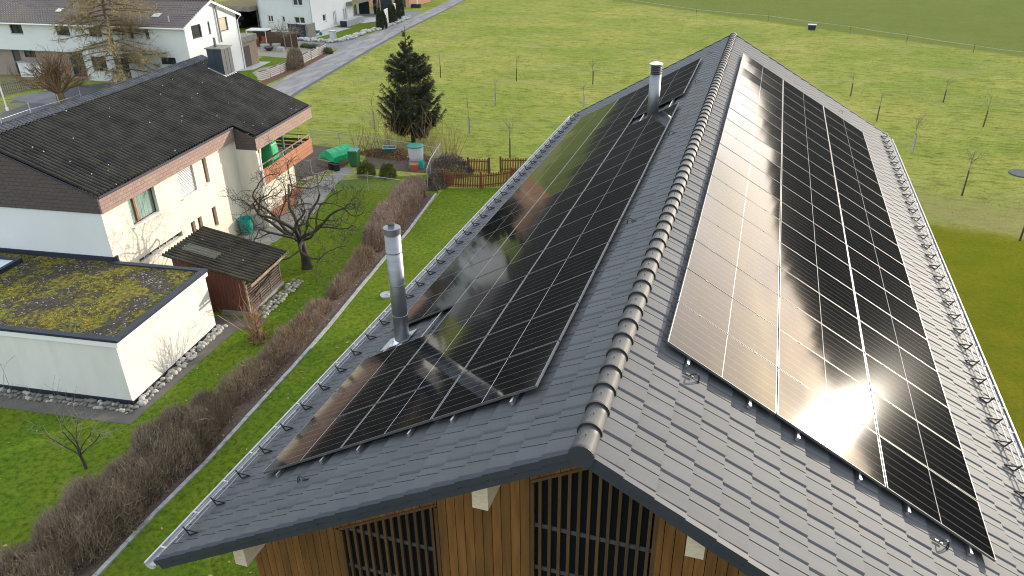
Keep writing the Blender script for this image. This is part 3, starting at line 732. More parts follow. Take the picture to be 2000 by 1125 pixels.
M['shed_roof'] = corr_mat('mossy_fibre_cement', (.042, .037, .030), (.075, .065, .045), -1.68)
M['ridge_sheet'] = mat('worn_ridge_sheet', (.075, .08, .092), .8, c2=(.035, .037, .042), scale=3)
def corrugated(mb, P, u0, u1, per, amp, v0, v1, rows, step=.012):
    """waves across u, falling along v; P(u,v,off)"""
    n = int((u1-u0)/per*6)+1
    for r in range(rows):
        a, b = v0+(v1-v0)*r/rows, v0+(v1-v0)*(r+1)/rows; o = len(mb.v)
        for i in range(n+1):
            u = u0+(u1-u0)*i/n; w_ = amp*math.cos(2*PI*(u-u0)/per)
            mb.v.append(tuple(P(u, a-.03, w_))); mb.v.append(tuple(P(u, b, w_+step)))
        for i in range(n): k = o+2*i; mb.f.append((k, k+1, k+3, k+2))

# ------------------------------------------------------------------ cream house on the left
house = thing('cream_house', HO, 'cream two storey house with low dark corrugated roof, pink shingled eaves and a wooden balcony', 'house', rz=HT)
RS = .4145
def HR(xb, s, off=0.0): return H(xb, s, 7.195 - RS*(xb+4.8) + off) if xb >= -4.8 else H(xb, s, 7.195 + RS*(xb+4.8) + off)
rf = MB()
corrugated(rf, lambda u, v, o: HR(v, u, o+.03), -.06, 9.54, .20, .048, -4.8, .08, 4)
corrugated(rf, lambda u, v, o: HR(v, u, o+.03), 9.54, 15.65, .20, .048, -4.8, 1.18, 5)
corrugated(rf, lambda u, v, o: HR(-9.6-v, u, o+.03), -.06, 15.65, .20, .048, -4.8, .06, 4)
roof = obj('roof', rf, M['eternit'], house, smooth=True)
rc = MB()
for sgn in (1, -1):
    k = -.06
    while k < 15.6:
        k1 = min(k+1.0, 15.66)
        corrugated(rc, lambda u, v, o, sgn=sgn: HR(-4.8 + sgn*v, u, o+.06+(.10-.2*v if v < .5 else 0)*.4), k, k1+.03, .20, .030, 0, .42, 1)
        k = k1
obj('ridge_cap', rc, M['ridge_sheet'], roof, smooth=True)
# chimney
cm = MB(); c0 = (-3.9, 14.45); 
for x0, x1, y0, y1 in ((-3.75,-3.335,14.50,15.5),(-3.325,-2.90,14.50,15.5)): cm.boxf(H(x0, y0, 5.9), HB*(x1-x0), HA*(y1-y0), (0,0,1.92))
for yy in (14.83, 15.17): cm.boxf(H(-2.90, yy-.006, 6.2), HB*.012, HA*.012, (0,0,1.60))
M['chim_clad'] = mat('blue_grey_sheet', (.018, .026, .040), .5, c2=(.026, .034, .048), scale=2)
ch = obj('chimney', cm, M['chim_clad'], roof)
k = MB(); k.boxf(H(-3.83, 14.42, 7.82), HB*1.01, HA*1.16, (0,0,.05)); k.lathe(H(-3.45,14.95,7.86), [(.10,0),(.10,.12),(.07,.13),(.07,.48)], 14)
ch['label'] = 'dark blue grey sheet clad chimney with stone slab cap'
obj('chimney_cap', k, M['stone_dark'], roof)
fl = MB(); o = HR(-2.72, 14.30, .07); fl.boxf(HR(-2.90,14.35,.05), HR(-2.80,14.35,.05)-HR(-2.90,14.35,.05), HA*1.25, (0,0,.02)); fl.boxf(HR(-3.8,14.35,.055), HR(-2.90,14.35,.055)-HR(-3.8,14.35,.055), HA*.14, (0,0,.02)); obj('chimney_flashing', fl, M['zinc'], roof)
# walls
long_ = MB(); PW_ = lambda u, z: H(0, u, z)
HL = [(1.52,3.20,3.33,4.46),(4.85,6.0,3.27,4.46),(6.75,7.07,3.27,4.46),(1.3,4.3,1.74,1.97),(4.99,5.31,1.2,2.05),(5.54,5.86,1.2,2.05),(6.72,7.05,1.12,2.08)]
wall(long_, PW_, 0, 9.5, 0, 4.9, HL, -HB, .2)
wall(long_, lambda u, z: H(0, u, z), 9.7, 12.3, 2.3, 4.9, [(9.95,11.5,2.36,4.35)], -HB, .12)
wall(long_, lambda u, z: H(.34, u, z), 9.7, 14.4, 0, 2.3, [], -HB)
long_.quad(H(.34,14.4,0), H(-9.6,14.4,0), H(-9.6,14.4,2.3), H(.34,14.4,2.3))
long_.quad(H(0,12.3,2.3), H(-9.6,12.3,2.3), H(-9.6,12.3,5.0), H(-4.8,12.3,7.1), H(0,12.3,5.0))
long_.boxf(H(.0,9.5,-.2), HB*1.12, HA*.2, (0,0,4.75))
long_.quad(H(-9.6,0,0), H(-9.6,14.4,0), H(-9.6,14.4,5.1), H(-9.6,0,5.1))
obj('long_wall', long_, M['cream'], house)
gbl = MB(); gbl.quad(H(-9.6,0,0), H(0,0,0), H(0,0,4.53), H(-9.6,0,4.53)); obj('gable_wall', gbl, M['white'], house)
gs = MB()
gs.add([H(-9.68,-.045,4.5),H(.05,-.045,4.5),H(.05,-.045,5.16),H(-4.8,-.045,7.17),H(-9.68,-.045,5.16),H(-9.68,.06,4.5),H(.05,.06,4.5)],[(0,1,2,3,4),(0,5,6,1)])
obj('gable_shingles', gs, M['shingle_gable'], house); gs = MB()
gs.quad(H(.1,9.49,4.07), H(1.2,9.49,4.07), H(1.2,9.49,4.70), H(.1,9.49,5.14))
obj('return_shingles', gs, M['shingle_gable'], house)
fs = MB()
fs.boxf(H(.05,-.045,4.5), HB*.07, HA*9.55, (0,0,.655)); fs.boxf(H(1.13,9.495,4.05), HB*.07, HA*6.18, (0,0,.66))
fs.quad(H(-9.6,15.66,4.3),H(1.15,15.66,4.1),H(1.15,15.66,4.7),H(-4.8,15.66,7.15),H(-9.6,15.66,5.1))
obj('fascia', fs, M['shingle_long'], house)
sf = MB(); sf.quad(H(0.0,9.7,4.10),H(1.14,9.7,4.10),H(1.14,15.64,4.10),H(-2,15.64,4.10),H(-2,12.3,4.5),H(0,12.3,4.5)); obj('soffit', sf, M['pale_wood'], house)
gt = MB(); gt.tube([HR(.15,-.08,.0), HR(.15,9.48,.0)], .045, 8); gt.tube([HR(1.23,9.5,.0), HR(1.23,15.7,.0)], .045, 8)
gt.tube([H(.06,-.075,5.19), H(-4.8,-.075,7.2), H(-9.66,-.075,5.19)], .028, 6)
obj('gutter', gt, M['trim'], house)
window(house, PW_, HL[0], -HB, M['darkwood'], M['curtain'], .2, .035, 0, .10, sill_m=M['white_paint'])
mb = MB(); mb.boxf(H(-.16,1.95,3.4), HB*.05, HA*.10, (0,0,1.0)); obj('window_mullion', mb, M['orange_wood'], house)
wb = window(house, PW_, HL[1], -HB, M['white_paint'], M['window'], .2, .05, 0, .10, sill_m=M['white_paint'])
bl = MB()
for i in range(17):
    z = 3.34+i*.066; bl.boxf(H(-.10,4.9,z), HB*.03+Vector((0,0,-.022)), HA*1.05, (0,0,.008))
obj('blind', bl, M['white_paint'], wb)
for q in HL[2:3]: window(house, PW_, q, -HB, M['orange_wood'], M['window'], .2, .05, 0, .06, sill_m=M['white_paint'])
for q in HL[4:]: window(house, PW_, q, -HB, M['orange_wood'], M['window'], .2, .04)
window(house, PW_, HL[3], -HB, M['zinc'], M['window'], .2, .03, 5)
dw = window(house, PW_, (9.95,11.5,2.36,4.35), -HB, M['darkwood'], M['curtain'], .12, .09, 1, name='balcony_door')
# balcony
bf = MB(); bf.boxf(H(0,9.7,2.2), HB*1.18, HA*5.45, (0,0,.14)); bf.boxf(H(-4,12.4,2.31), HB*4.0, HA*2.75, (0,0,.03)); bal = obj('balcony', bf, M['grey_slab'], house)
bb = MB()
for i in range(4):
    bb.boxf(H(1.2,9.62,2.22+i*.205), HB*.03, HA*5.56, (0,0,.19))
obj('balcony_board', bb, M['balcony_wood'], bal)
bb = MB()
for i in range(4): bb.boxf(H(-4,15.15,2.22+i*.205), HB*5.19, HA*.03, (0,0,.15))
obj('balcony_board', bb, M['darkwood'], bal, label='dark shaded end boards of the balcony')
br_ = MB(); br_.tube([H(1.12,9.62,3.22), H(1.12,15.1,3.22)], .035, 6); br_.tube([H(1.12,15.1,3.22), H(-4,15.1,3.22)], .03, 6); obj('handrail', br_, M['rust_twig'], bal)
bp_ = MB()
for s in (9.8, 10.9, 12.0, 13.1, 14.2, 15.1): bp_.bar(H(1.16,s,2.3), H(1.14,s,3.2), .035)
for x in (.5, -.5): bp_.bar(H(x,15.1,2.3), H(x,15.1,3.2), .035)
obj('baluster', bp_, M['zinc'], bal)
gp = MB(); gp.bar(H(.92,12.6,2.34), H(.92,12.6,4.3), .09); obj('roof_post', gp, M['green_metal'], house)
dwn = MB(); dwn.tube([H(1.22,9.62,3.9), H(1.22,9.62,.0)], .045, 8); obj('downpipe', dwn, M['white_paint'], house)
# covered grill on the balcony
def cloth_over(mb, c, w, d, h, ax, ay, seed, n=12, m_=10, flare=.12, top=.55):
    rr = random.Random(seed); o = len(mb.v); ph = [rr.uniform(0, 6.28) for _ in range(4)]
    for i in range(m_+1):
        t = i/m_; z = h*(1 - t)
        k = top + (1-top)*min(1, t*2.2)**.6 + flare*t*t
        for j in range(n*2):
            a = 2*PI*j/(n*2); ca, sa = math.cos(a), math.sin(a)
            q = max(abs(ca), abs(sa)); x, y = ca/q**.75, sa/q**.75
            f = 1 + .05*t*math.sin(5*a+ph[0]) + .035*t*math.sin(9*a+ph[1])
            p = Vector(c) + ax*(x*w/2*k*f) + ay*(y*d/2*k*f) + Vector((0, 0, z + (.02*math.sin(3*a+ph[2]) if i < m_ else .035*math.sin(7*a+ph[3])+.03)))
            mb.v.append(tuple(p))
    for i in range(m_):
        for j in range(2*n): a = o+i*2*n+j; b = o+i*2*n+(j+1)%(2*n); mb.f.append((a, b, b+2*n, a+2*n))
    mb.f.append(tuple(o+j for j in range(2*n))[::-1])
cb = MB(); cloth_over(cb, H(.60,11.7,2.34), .62, .8, 1.45, HB, HA, 3, top=.86, flare=.10)
setp(obj('covered_grill', cb, M['green_tarp'], smooth=True, origin=H(.60,11.7,2.34)), 'green tarpaulin cover over a grill standing on the wooden balcony', 'grill cover')

# ------------------------------------------------------------------ garage with mossy flat roof
gar = thing('garage', H(-3, -2.6, 0), 'cream flat roofed garage with mossy gravel roof beside the house', 'garage', rz=HT)
gm = MB(); gm.boxf(H(-9,-5.2,.0), HB*12.85, HA*5.14, (0,0,2.30)); obj('wall', gm, M['garage_r'], gar)
gm = MB(); gm.boxf(H(-9,-5.265,2.27), HB*12.98, HA*5.215, (0,0,.20)); obj('fascia', gm, M['white_paint'], gar)
gm = MB()
gm.boxf(H(-9,-5.29,2.47), HB*13.03, HA*.225, (0,0,.09)); gm.boxf(H(3.78,-5.06,2.47), HB*.25, HA*5.02, (0,0,.09)); gm.boxf(H(.03,-.24,2.471), HB*3.74, HA*.21, (0,0,.088))
gm.boxf(H(-9,-.06,2.42), HB*9.05, HA*.05, (0,0,.28)); gm.boxf(H(.0,-.06,2.42), HB*.06, HA*.26, (0,0,.27))
obj('parapet', gm, M['trim'], gar)
def moss_mat():
    m = bpy.data.materials.new('moss_and_gravel'); m.use_nodes = True; nt = m.node_tree; b = nt.nodes['Principled BSDF']
    t = N(nt, 'ShaderNodeTexCoord'); v = (t, 'Object')
    peb = tex(nt, 'ShaderNodeTexVoronoi', v, Scale=17.0); big = tex(nt, 'ShaderNodeTexNoise', v, Scale=.9, Detail=9.0, Roughness=.72); med = tex(nt, 'ShaderNodeTexNoise', v, Scale=6.0, Detail=6.0, Roughness=.7)
    hue = tex(nt, 'ShaderNodeTexNoise', v, Scale=1.6, Detail=3.0)
    s = N(nt, 'ShaderNodeSeparateColor'); L(nt, peb, 'Color', s, 0)
    c = mixc(nt, (s, 0), (.014,.010,.008), (.050,.040,.033)); c = mixc(nt, mth(nt, 'GREATER_THAN', (s, 1), .94), c, (.25,.24,.22))
    ms = mixc(nt, rng_(nt, (hue, 'Fac'), .38, .62), (.20,.20,.006), (.24,.17,.006)); ms = mixc(nt, rng_(nt, (med, 'Fac'), .42, .65), (.06,.062,.005), ms)
    f = rng_(nt, mth(nt, 'ADD', (big, 'Fac'), mth(nt, 'MULTIPLY', mth(nt, 'SUBTRACT', (med, 'Fac'), .5), .35)), .45, .515)
    c = mixc(nt, f, c, ms); L(nt, *c, b, 'Base Color'); b.inputs['Roughness'].default_value = .95
    hgt = mth(nt, 'ADD', mth(nt, 'MULTIPLY', (peb, 0), -1.0), mth(nt, 'MULTIPLY', f, mth(nt, 'MULTIPLY', (med, 'Fac'), 4.0)))
    bp = N(nt, 'ShaderNodeBump', inp={'Strength': 1.0, 'Distance': .03}); L(nt, *hgt, bp, 'Height'); L(nt, bp, 0, b, 'Normal'); return m
M['moss'] = moss_mat()
gm = MB(); gm.quad(H(-9,-5.05,2.50),H(3.76,-5.05,2.50),H(3.76,-.2,2.50),H(.05,-.2,2.50),H(.05,-.06,2.50),H(-9,-.06,2.50)); rfm = obj('roof', gm, M['moss'], gar)
# tufts of moss standing proud of the gravel
V = []; 
for _ in range(9000):
    x, s = random.uniform(-6, 3.7), random.uniform(-5.0, -.25)
    f = math.sin(x*1.7+s*.6+1)+math.sin(s*2.3-x*.9)+.7*math.sin(x*4.1+2*s)
    if f < random.uniform(-.6, 1.6): continue
    p = H(x, s, 2.498); a = random.uniform(0, 6.28); w_ = random.uniform(.012, .03); h_ = random.uniform(.012, .04)
    d = Vector((math.cos(a), math.sin(a), 0))*w_
    V += [p-d, p+d, p+Vector((random.uniform(-.02,.02), random.uniform(-.02,.02), h_))]
M['moss_tuft'] = mat('moss_tuft', (.24,.24,.008), .95, c2=(.27,.18,.008), scale=1.3, island=.5)
gm = MB(); gm.v = [tuple(p) for p in V]; gm.f = [(3*i,3*i+1,3*i+2) for i in range(len(V)//3)]; mo = obj('moss', gm, M['moss_tuft'], gar); mo['kind'] = 'stuff'
gm = MB()
for o_, X_, Y_ in ((H(-6,-1.85,2.47), HB*2.45, HA*.16), (H(-6,-.78,2.47), HB*2.45, HA*.14), (H(-3.71,-1.69,2.47), HB*.16, HA*.91)): gm.boxf(o_, X_, Y_, (0,0,.20))
sk = obj('skylight', gm, M['trim'], gar); gm = MB(); gm.boxf(H(-6,-1.69,2.5), HB*2.29, HA*.91, (0,0,.10)); obj('pane', gm, mat('skylight_dome', (.55,.62,.68), .12), sk)
gm = MB(); gm.boxf(H(-9,-5.23,.0), HB*12.9, HA*.03, (0,0,.16)); gm.boxf(H(3.85,-5.2,.0), HB*.03, HA*5.1, (0,0,.10)); obj('plinth', gm, M['trim'], gar)

# ------------------------------------------------------------------ shed
M['shed_red'] = mat('red_brown_board', (.125, .042, .024), .7, c2=(.09, .03, .018), scale=3, stretch=(4,4,.5))
shed = thing('garden_shed', H(3.2, 2.4, 0), 'small red brown wooden shed with corrugated lean-to roof beside the bare apple tree', 'shed', rz=HT)
def SR(v, u, off=0.0): return H(1.5+v, u, 2.52 - .235*v + off)
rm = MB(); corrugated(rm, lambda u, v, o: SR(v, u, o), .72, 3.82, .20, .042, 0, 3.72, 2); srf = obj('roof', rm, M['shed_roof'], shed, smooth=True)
rm = MB(); rm.quad(SR(.5,2.55,.045), SR(2.0,2.55,.045), SR(2.0,3.2,.045), SR(.5,3.2,.045))
rm = MB(); corrugated(rm, lambda u, v, o: SR(v, u, o+.03), .72+.2*4, .72+.2*7, .20, .036, .35, 1.75, 1); obj('clear_sheet', rm, mat('yellowed_clear_sheet', (.10,.09,.06), .5, c2=(.06,.055,.035), scale=4), srf, smooth=True)
rm = MB(); x = 1.75
while x < 4.7:
    x1 = min(x+.142, 4.72); rm.boxf(H(x,1.0,0.05), HB*(x1-x), HA*.03, (0,0,SR(x1-1.5,0).z-.1)); x += .15
obj('front_wall', rm, M['shed_red'], shed)
rm = MB(); rm.quad(H(1.75,1.05,0),H(1.75,3.7,0),H(1.75,3.7,2.3),H(1.75,1.05,2.3)); rm.quad(H(1.75,3.7,0),H(4.7,3.7,0),H(4.7,3.7,1.6),H(1.75,3.7,2.3)); rm.quad(H(4.62,1.05,0),H(4.62,3.7,0),H(4.62,3.7,1.62),H(4.62,1.05,1.62)); obj('back_wall', rm, M['darkwood'], shed)
rm = MB()
for i in range(11): rm.boxf(H(4.72,1.05,.22+i*.115), HB*.022, HA*2.68, (0,0,.05))
for s in (1.05, 1.95, 2.8, 3.68): rm.boxf(H(4.70,s,.15), HB*.06, HA*.06, (0,0,1.36))
rm.boxf(H(4.78,1.5,.62), HB*.03, HA*1.5+Vector((0,0,.28)), (0,0,.09))
obj('lattice', rm, M['lattice_wood'], shed)
rm = MB(); rm.boxf(H(4.66,.94,-.05), HB*.16, HA*2.85, (0,0,.22)); rm.boxf(H(3.55,.9,-.05), HB*1.1, HA*.1, (0,0,.22)); obj('sill', rm, M['concrete'], shed)
rm = MB(); rm.boxf(SR(3.70,.7,-.05), HB*.04, HA*3.14, (0,0,-.09)); rm.boxf(H(4.70,1.0,0), HB*.07, HA*.07, (0,0,1.6)); obj('rafter', rm, M['weathered'], shed)

# ------------------------------------------------------------------ cobbles along the garage and the shed
def stone_mesh(seed, mname):
    import bmesh
    bm = bmesh.new(); bmesh.ops.create_icosphere(bm, subdivisions=2, radius=1.0); rr = random.Random(seed)
    ph = [rr.uniform(0, 6) for _ in range(6)]
    for v in bm.verts:
        p = v.co; f = 1 + .16*math.sin(2.1*p.x+ph[0])*math.sin(1.9*p.y+ph[1]) + .10*math.sin(3.3*p.z+ph[2]+p.x*2)
        if mname == 'boulder': f += .16*math.sin(5*p.x+ph[3])*math.sin(4*p.z+ph[4])
        v.co = p*f
    me = bpy.data.meshes.new('cobble'); bm.to_mesh(me); bm.free(); me.materials.append(M[mname])
    me.polygons.foreach_set('use_smooth', [mname != 'boulder']*len(me.polygons)); return me
SM = {m_: [stone_mesh(i+len(m_), m_) for i in range(3)] for m_ in ('stone', 'stone_dark', 'stone_moss', 'boulder')}
def stones(pts, mats, r0, r1, name, label, cat, group, flat=.62):
    for x, y in pts:
        me = random.choice(SM[random.choice(mats)]); o = bpy.data.objects.new(name, me); col.objects.link(o)
        r = random.uniform(r0, r1); sx, sy = r*random.uniform(.8, 1.35), r*random.uniform(.75, 1.1)
        o.location = (x, y, r*flat*.75); o.scale = (sx, sy, r*flat); o.rotation_euler = (random.uniform(-.2,.2), random.uniform(-.2,.2), random.uniform(0, 6.3))
        setp(o, label, cat, group)
pts = []
s = -5.15
while s < .1:
    for xb in (4.0, 4.2): pts.append(H(xb+random.uniform(-.06,.06), s+random.uniform(-.05,.05))[:2])
    s += .15
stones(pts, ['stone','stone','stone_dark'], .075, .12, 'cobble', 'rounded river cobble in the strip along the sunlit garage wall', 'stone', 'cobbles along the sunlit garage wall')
pts = []; x = 4.1
while x > -6.2:
    for dy in (-5.36, -5.58): pts.append(H(x+random.uniform(-.06,.06), dy+random.uniform(-.05,.05))[:2])
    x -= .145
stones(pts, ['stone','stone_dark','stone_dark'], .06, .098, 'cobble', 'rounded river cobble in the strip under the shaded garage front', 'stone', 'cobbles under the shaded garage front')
pts = []; s = .95
while s < 4.2:
    for xb in (4.95, 5.14, 5.33): pts.append(H(xb+.05*(s-1)+random.uniform(-.05,.05), s+random.uniform(-.05,.05))[:2])
    s += .185
stones(pts, ['stone_moss','stone','stone_moss'], .085, .13, 'cobble', 'mossy river cobble heaped along the shed lattice', 'stone', 'cobbles along the shed lattice')
# ------------------------------------------------------------------ kitchen garden
def xy(px, py): p = G(px, py); return Vector((p.x, p.y, 0))
# wheelie bin
def tapered(mb, c, w0, d0, w1, d1, z0, z1, ax, ay):
    c = Vector(c); p = []
    for w_, d_, z in ((w0, d0, z0), (w1, d1, z1)):
        for sx, sy in ((-1,-1),(1,-1),(1,1),(-1,1)): p.append(c + ax*(sx*w_/2) + ay*(sy*d_/2) + Vector((0,0,z)))
    mb.add(p, [(3,2,1,0),(4,5,6,7),(0,1,5,4),(1,2,6,5),(2,3,7,6),(3,0,4,7)])
bp0 = xy(694, 324); ax, ay = Vector((.98,.2,0)), Vector((-.2,.98,0))
bn = thing('wheelie_bin', bp0, 'dark green wheelie bin with closed lid at the end of the garden path', 'bin')
b = MB(); tapered(b, bp0, .46, .52, .58, .70, .06, .98, ax, ay); b.boxf(bp0-ax*.31-ay*.37+Vector((0,0,.96)), ax*.62, ay*.74, (0,0,.05)); obj('body', b, M['green_bin'], bn)
b = MB(); tapered(b, bp0-ay*.02, .62, .76, .56, .66, 1.01, 1.08, ax, ay); b.boxf(bp0+ay*.36-ax*.22+Vector((0,0,1.0)), ax*.44, ay*.06, (0,0,.04)); obj('lid', b, M['dark_teal'], bn)
for sx in (-.27, .27):
    b = MB(); b.tube([bp0+ax*(sx-.03)+ay*.26+Vector((0,0,.1)), bp0+ax*(sx+.03)+ay*.26+Vector((0,0,.1))], .1, 12); obj('wheel', b, M['black_plastic'], bn)
# raised bed under tarpaulin
c = (xy(636, 322)+xy(722, 300))/2*0 + Vector((-23.55, 40.35, 0)); ax2, ay2 = Vector((.30,.954,0)), Vector((-.954,.30,0))
rb = thing('raised_bed', c, 'long raised garden bed of pale boards under a bright green tarpaulin', 'raised bed')
b = MB(); b.boxf(c-ax2*1.2-ay2*.55, ax2*2.4, ay2*1.1, (0,0,.38)); obj('board_box', b, M['weathered'], rb)
b = MB(); n_ = 14
for i in range(n_+1):
    u = -1.05 + 2.1*i/n_
    for k, (v, z) in enumerate(((-.68,.26),(-.66,.58),(-.40,.80),(0,.95),(.40,.80),(.66,.56),(.70,.22))):
        q = c + ax2*(u+random.uniform(-.03,.03)) + ay2*(v+random.uniform(-.03,.03)); zz = z*(.62 if i in (0, n_) else 1) + random.uniform(-.025,.025); b.v.append((q.x, q.y, max(zz,.05)))
for i in range(n_):
    for k in range(6): a = i*7+k; b.f.append((a, a+1, a+8, a+7))
b.f.append(tuple(range(7))[::-1]); b.f.append(tuple(n_*7+k for k in range(7)))
obj('tarpaulin', b, M['green_tarp'], rb)
tb = MB(); p = xy(648, 331)
for q in (p, p+Vector((.42,-.1,0))): tb.lathe(q, [(.17,0),(.22,.42),(.235,.43),(.20,.43),(.18,.36)], 14)
setp(obj('plant_tub', tb, M['black_plastic'], origin=p), 'pair of joined black plastic plant tubs before the green tarpaulin', 'plant tub')
# compost tank, pot, wheelbarrow
p = xy(814, 324); ct = thing('compost_tank', p, 'tall white plastic tank with green lid on a teal stand under the spruce', 'tank')
b = MB(); b.lathe(p, [(.40,.42),(.45,.60),(.49,1.24),(.5,1.26)], 20); obj('body', b, M['white_plastic'], ct)
b = MB(); b.lathe(p, [(.53,1.26),(.53,1.31),(.40,1.37),(.1,1.40)], 20); b.lathe(p, [(.06,1.40),(.05,1.44)], 8); obj('lid', b, M['dark_teal'], ct)
b = MB(); tapered(b, p, .95, .95, .82, .82, 0, .44, Vector((.95,.3,0)), Vector((-.3,.95,0))); obj('stand', b, M['teal'], ct)
b = MB(); b.tube([p+Vector((-.4,-.1,.62)), p+Vector((-.52,-.14,.60))], .03, 8); obj('tap', b, M['white_plastic'], ct)
p = xy(809, 333); b = MB(); b.lathe(p, [(.20,0),(.27,.36),(.29,.36),(.29,.45),(.26,.45),(.25,.40)], 18); setp(obj('flower_pot', b, M['terracotta'], origin=p), 'terracotta flower pot standing in front of the white tank', 'flower pot')
p = xy(762, 306); wb = thing('wheelbarrow', p, 'dark green wheelbarrow with pale tray rim on the compost heap', 'wheelbarrow')
A1, A2 = Vector((.9,.4,0)), Vector((-.4,.9,0))
b = MB(); tapered(b, p, .42, .36, .82, .66, .28, .62, A1, A2); b.f = [f for i, f in enumerate(b.f) if i != 1]; obj('tray', b, M['dark_teal'], wb)
b = MB(); k = [p+A1*(sx*.42)+A2*(sy*.34)+Vector((0,0,.63)) for sx, sy in ((-1,-1),(1,-1),(1,1),(-1,1),(-1,-1))]; b.tube(k, .022, 6); obj('rim', b, M['zinc'], wb)
b = MB()
for sy in (-1, 1): b.tube([p+A1*.55+A2*(.06*sy)+Vector((0,0,.2)), p-A1*.2+A2*(.22*sy)+Vector((0,0,.28)), p-A1*.95+A2*(.28*sy)+Vector((0,0,.55))], .018, 6); b.tube([p-A1*.25+A2*(.22*sy)+Vector((0,0,.28)), p-A1*.3+A2*(.24*sy)], .018, 6)
obj('handle', b, M['black_metal'], wb)
b = MB(); b.tube([p+A1*.58-A2*.04+Vector((0,0,.17)), p+A1*.58+A2*.04+Vector((0,0,.17))], .17, 14); obj('wheel', b, M['black_plastic'], wb)
p = xy(490, 458)+Vector((-.25,.1,0)); b = MB(); b.lathe(p, [(.25,0),(.30,.25),(.36,.78),(.38,.80),(.35,.80),(.32,.5)], 20); setp(obj('garden_barrel', b, M['teal'], origin=p), 'turquoise plastic barrel standing against the cream house wall', 'barrel')
# planks lying by the house wall
for i, (px, py) in enumerate(((545, 400), (530, 428))):
    p = xy(px, py); b = MB(); b.boxf(p, HA*2.0+HB*.2, HB*.22, (0,0,.42)); setp(obj('planter_box', b, M['balcony_wood'], origin=p), ('upper' if i == 0 else 'lower')+' red brown wooden planter box by the cream wall under the balcony', 'planter')
# fences
def mesh_mat():
    m = bpy.data.materials.new('wire_mesh'); m.use_nodes = True; nt = m.node_tree; nt.nodes.clear(); o = N(nt, 'ShaderNodeOutputMaterial')
    t = N(nt, 'ShaderNodeTexCoord'); s = N(nt, 'ShaderNodeSeparateXYZ'); L(nt, t, 'Object', s, 0)
    def ln(a): return mth(nt, 'LESS_THAN', mth(nt, 'FRACT', mth(nt, 'ADD', mth(nt, 'MULTIPLY', a, 1/.06), 1000)), .10)
    h = mth(nt, 'ADD', (s, 0), (s, 1)); f = mth(nt, 'MAXIMUM', ln(mth(nt, 'ADD', h, (s, 2))), ln(mth(nt, 'SUBTRACT', h, (s, 2))))
    d = N(nt, 'ShaderNodeBsdfPrincipled', inp={'Base Color': (.33,.36,.37,1), 'Roughness': .5, 'Metallic': .4}); tr = N(nt, 'ShaderNodeBsdfTransparent'); x = N(nt, 'ShaderNodeMixShader'); L(nt, *f, x, 0); L(nt, tr, 0, x, 1); L(nt, d, 0, x, 2); L(nt, x, 0, o, 0); return m
M['wire'] = mesh_mat()
def wire_fence(pts, h, label, step=2.2, rail=True, name='wire_fence', post=.045, pm='zinc', mesh=True):
    pts = [Vector((*p[:2], 0)) for p in pts]; t = thing(name, pts[0], label, 'fence')
    mm = MB(); rl = MB(); ps = []
    for a, b_ in zip(pts[:-1], pts[1:]):
        if mesh: mm.quad(a+Vector((0,0,.03)), b_+Vector((0,0,.03)), b_+Vector((0,0,h)), a+Vector((0,0,h))); rl.tube([a+Vector((0,0,h)), b_+Vector((0,0,h))], .014 if rail else .006, 5)
        if not mesh: rl.tube([a+Vector((0,0,h*.5)), b_+Vector((0,0,h*.5))], .012, 5)
        n_ = max(1, round((b_-a).length/step)); ps += [a+(b_-a)*i/n_ for i in range(n_)]
    ps.append(pts[-1])
    if mesh: obj('mesh', mm, M['wire'], t)
    obj('top_rail', rl, M[pm], t)
    for p in ps:
        b = MB(); b.tube([p, p+Vector((0,0,h+.06))], post/2, 6); obj('post', b, M[pm], t)
    return t
wire_fence([G(655,373), G(720,373), G(790,384)], .95, 'low chain link fence with pale rail between lawn and kitchen garden')
wire_fence([G(500,334), G(565,336), G(610,342)], .9, 'wire fence from the balcony corner to the garden gate')
wire_fence([G(610,280), G(720,293), G(860,318)], .95, 'thin wire fence behind the kitchen garden along the meadow')
wire_fence([G(862,318), G(842,352), G(836,372)], 1.25, 'tall sagging wire mesh fence beside the end of the brown hedge')
a, b_ = G(616,366), G(653,370); gt = thing('garden_gate', a, 'small pale metal garden gate with upright bars before the path', 'gate')
d = (b_-a); f_ = MB()
for z in (.08, .50, .82): f_.bar(a+Vector((0,0,z)), b_+Vector((0,0,z)), .05)
for t_ in (0, 1): f_.bar(a+d*t_, a+d*t_+Vector((0,0,.9)), .04)
obj('gate_frame', f_, M['kerbstone'], gt); f_ = MB()
for i in range(1, 10): f_.bar(a+d*i/10+Vector((0,0,.08)), a+d*i/10+Vector((0,0,.82)), .026)
obj('bar', f_, M['kerbstone'], gt)
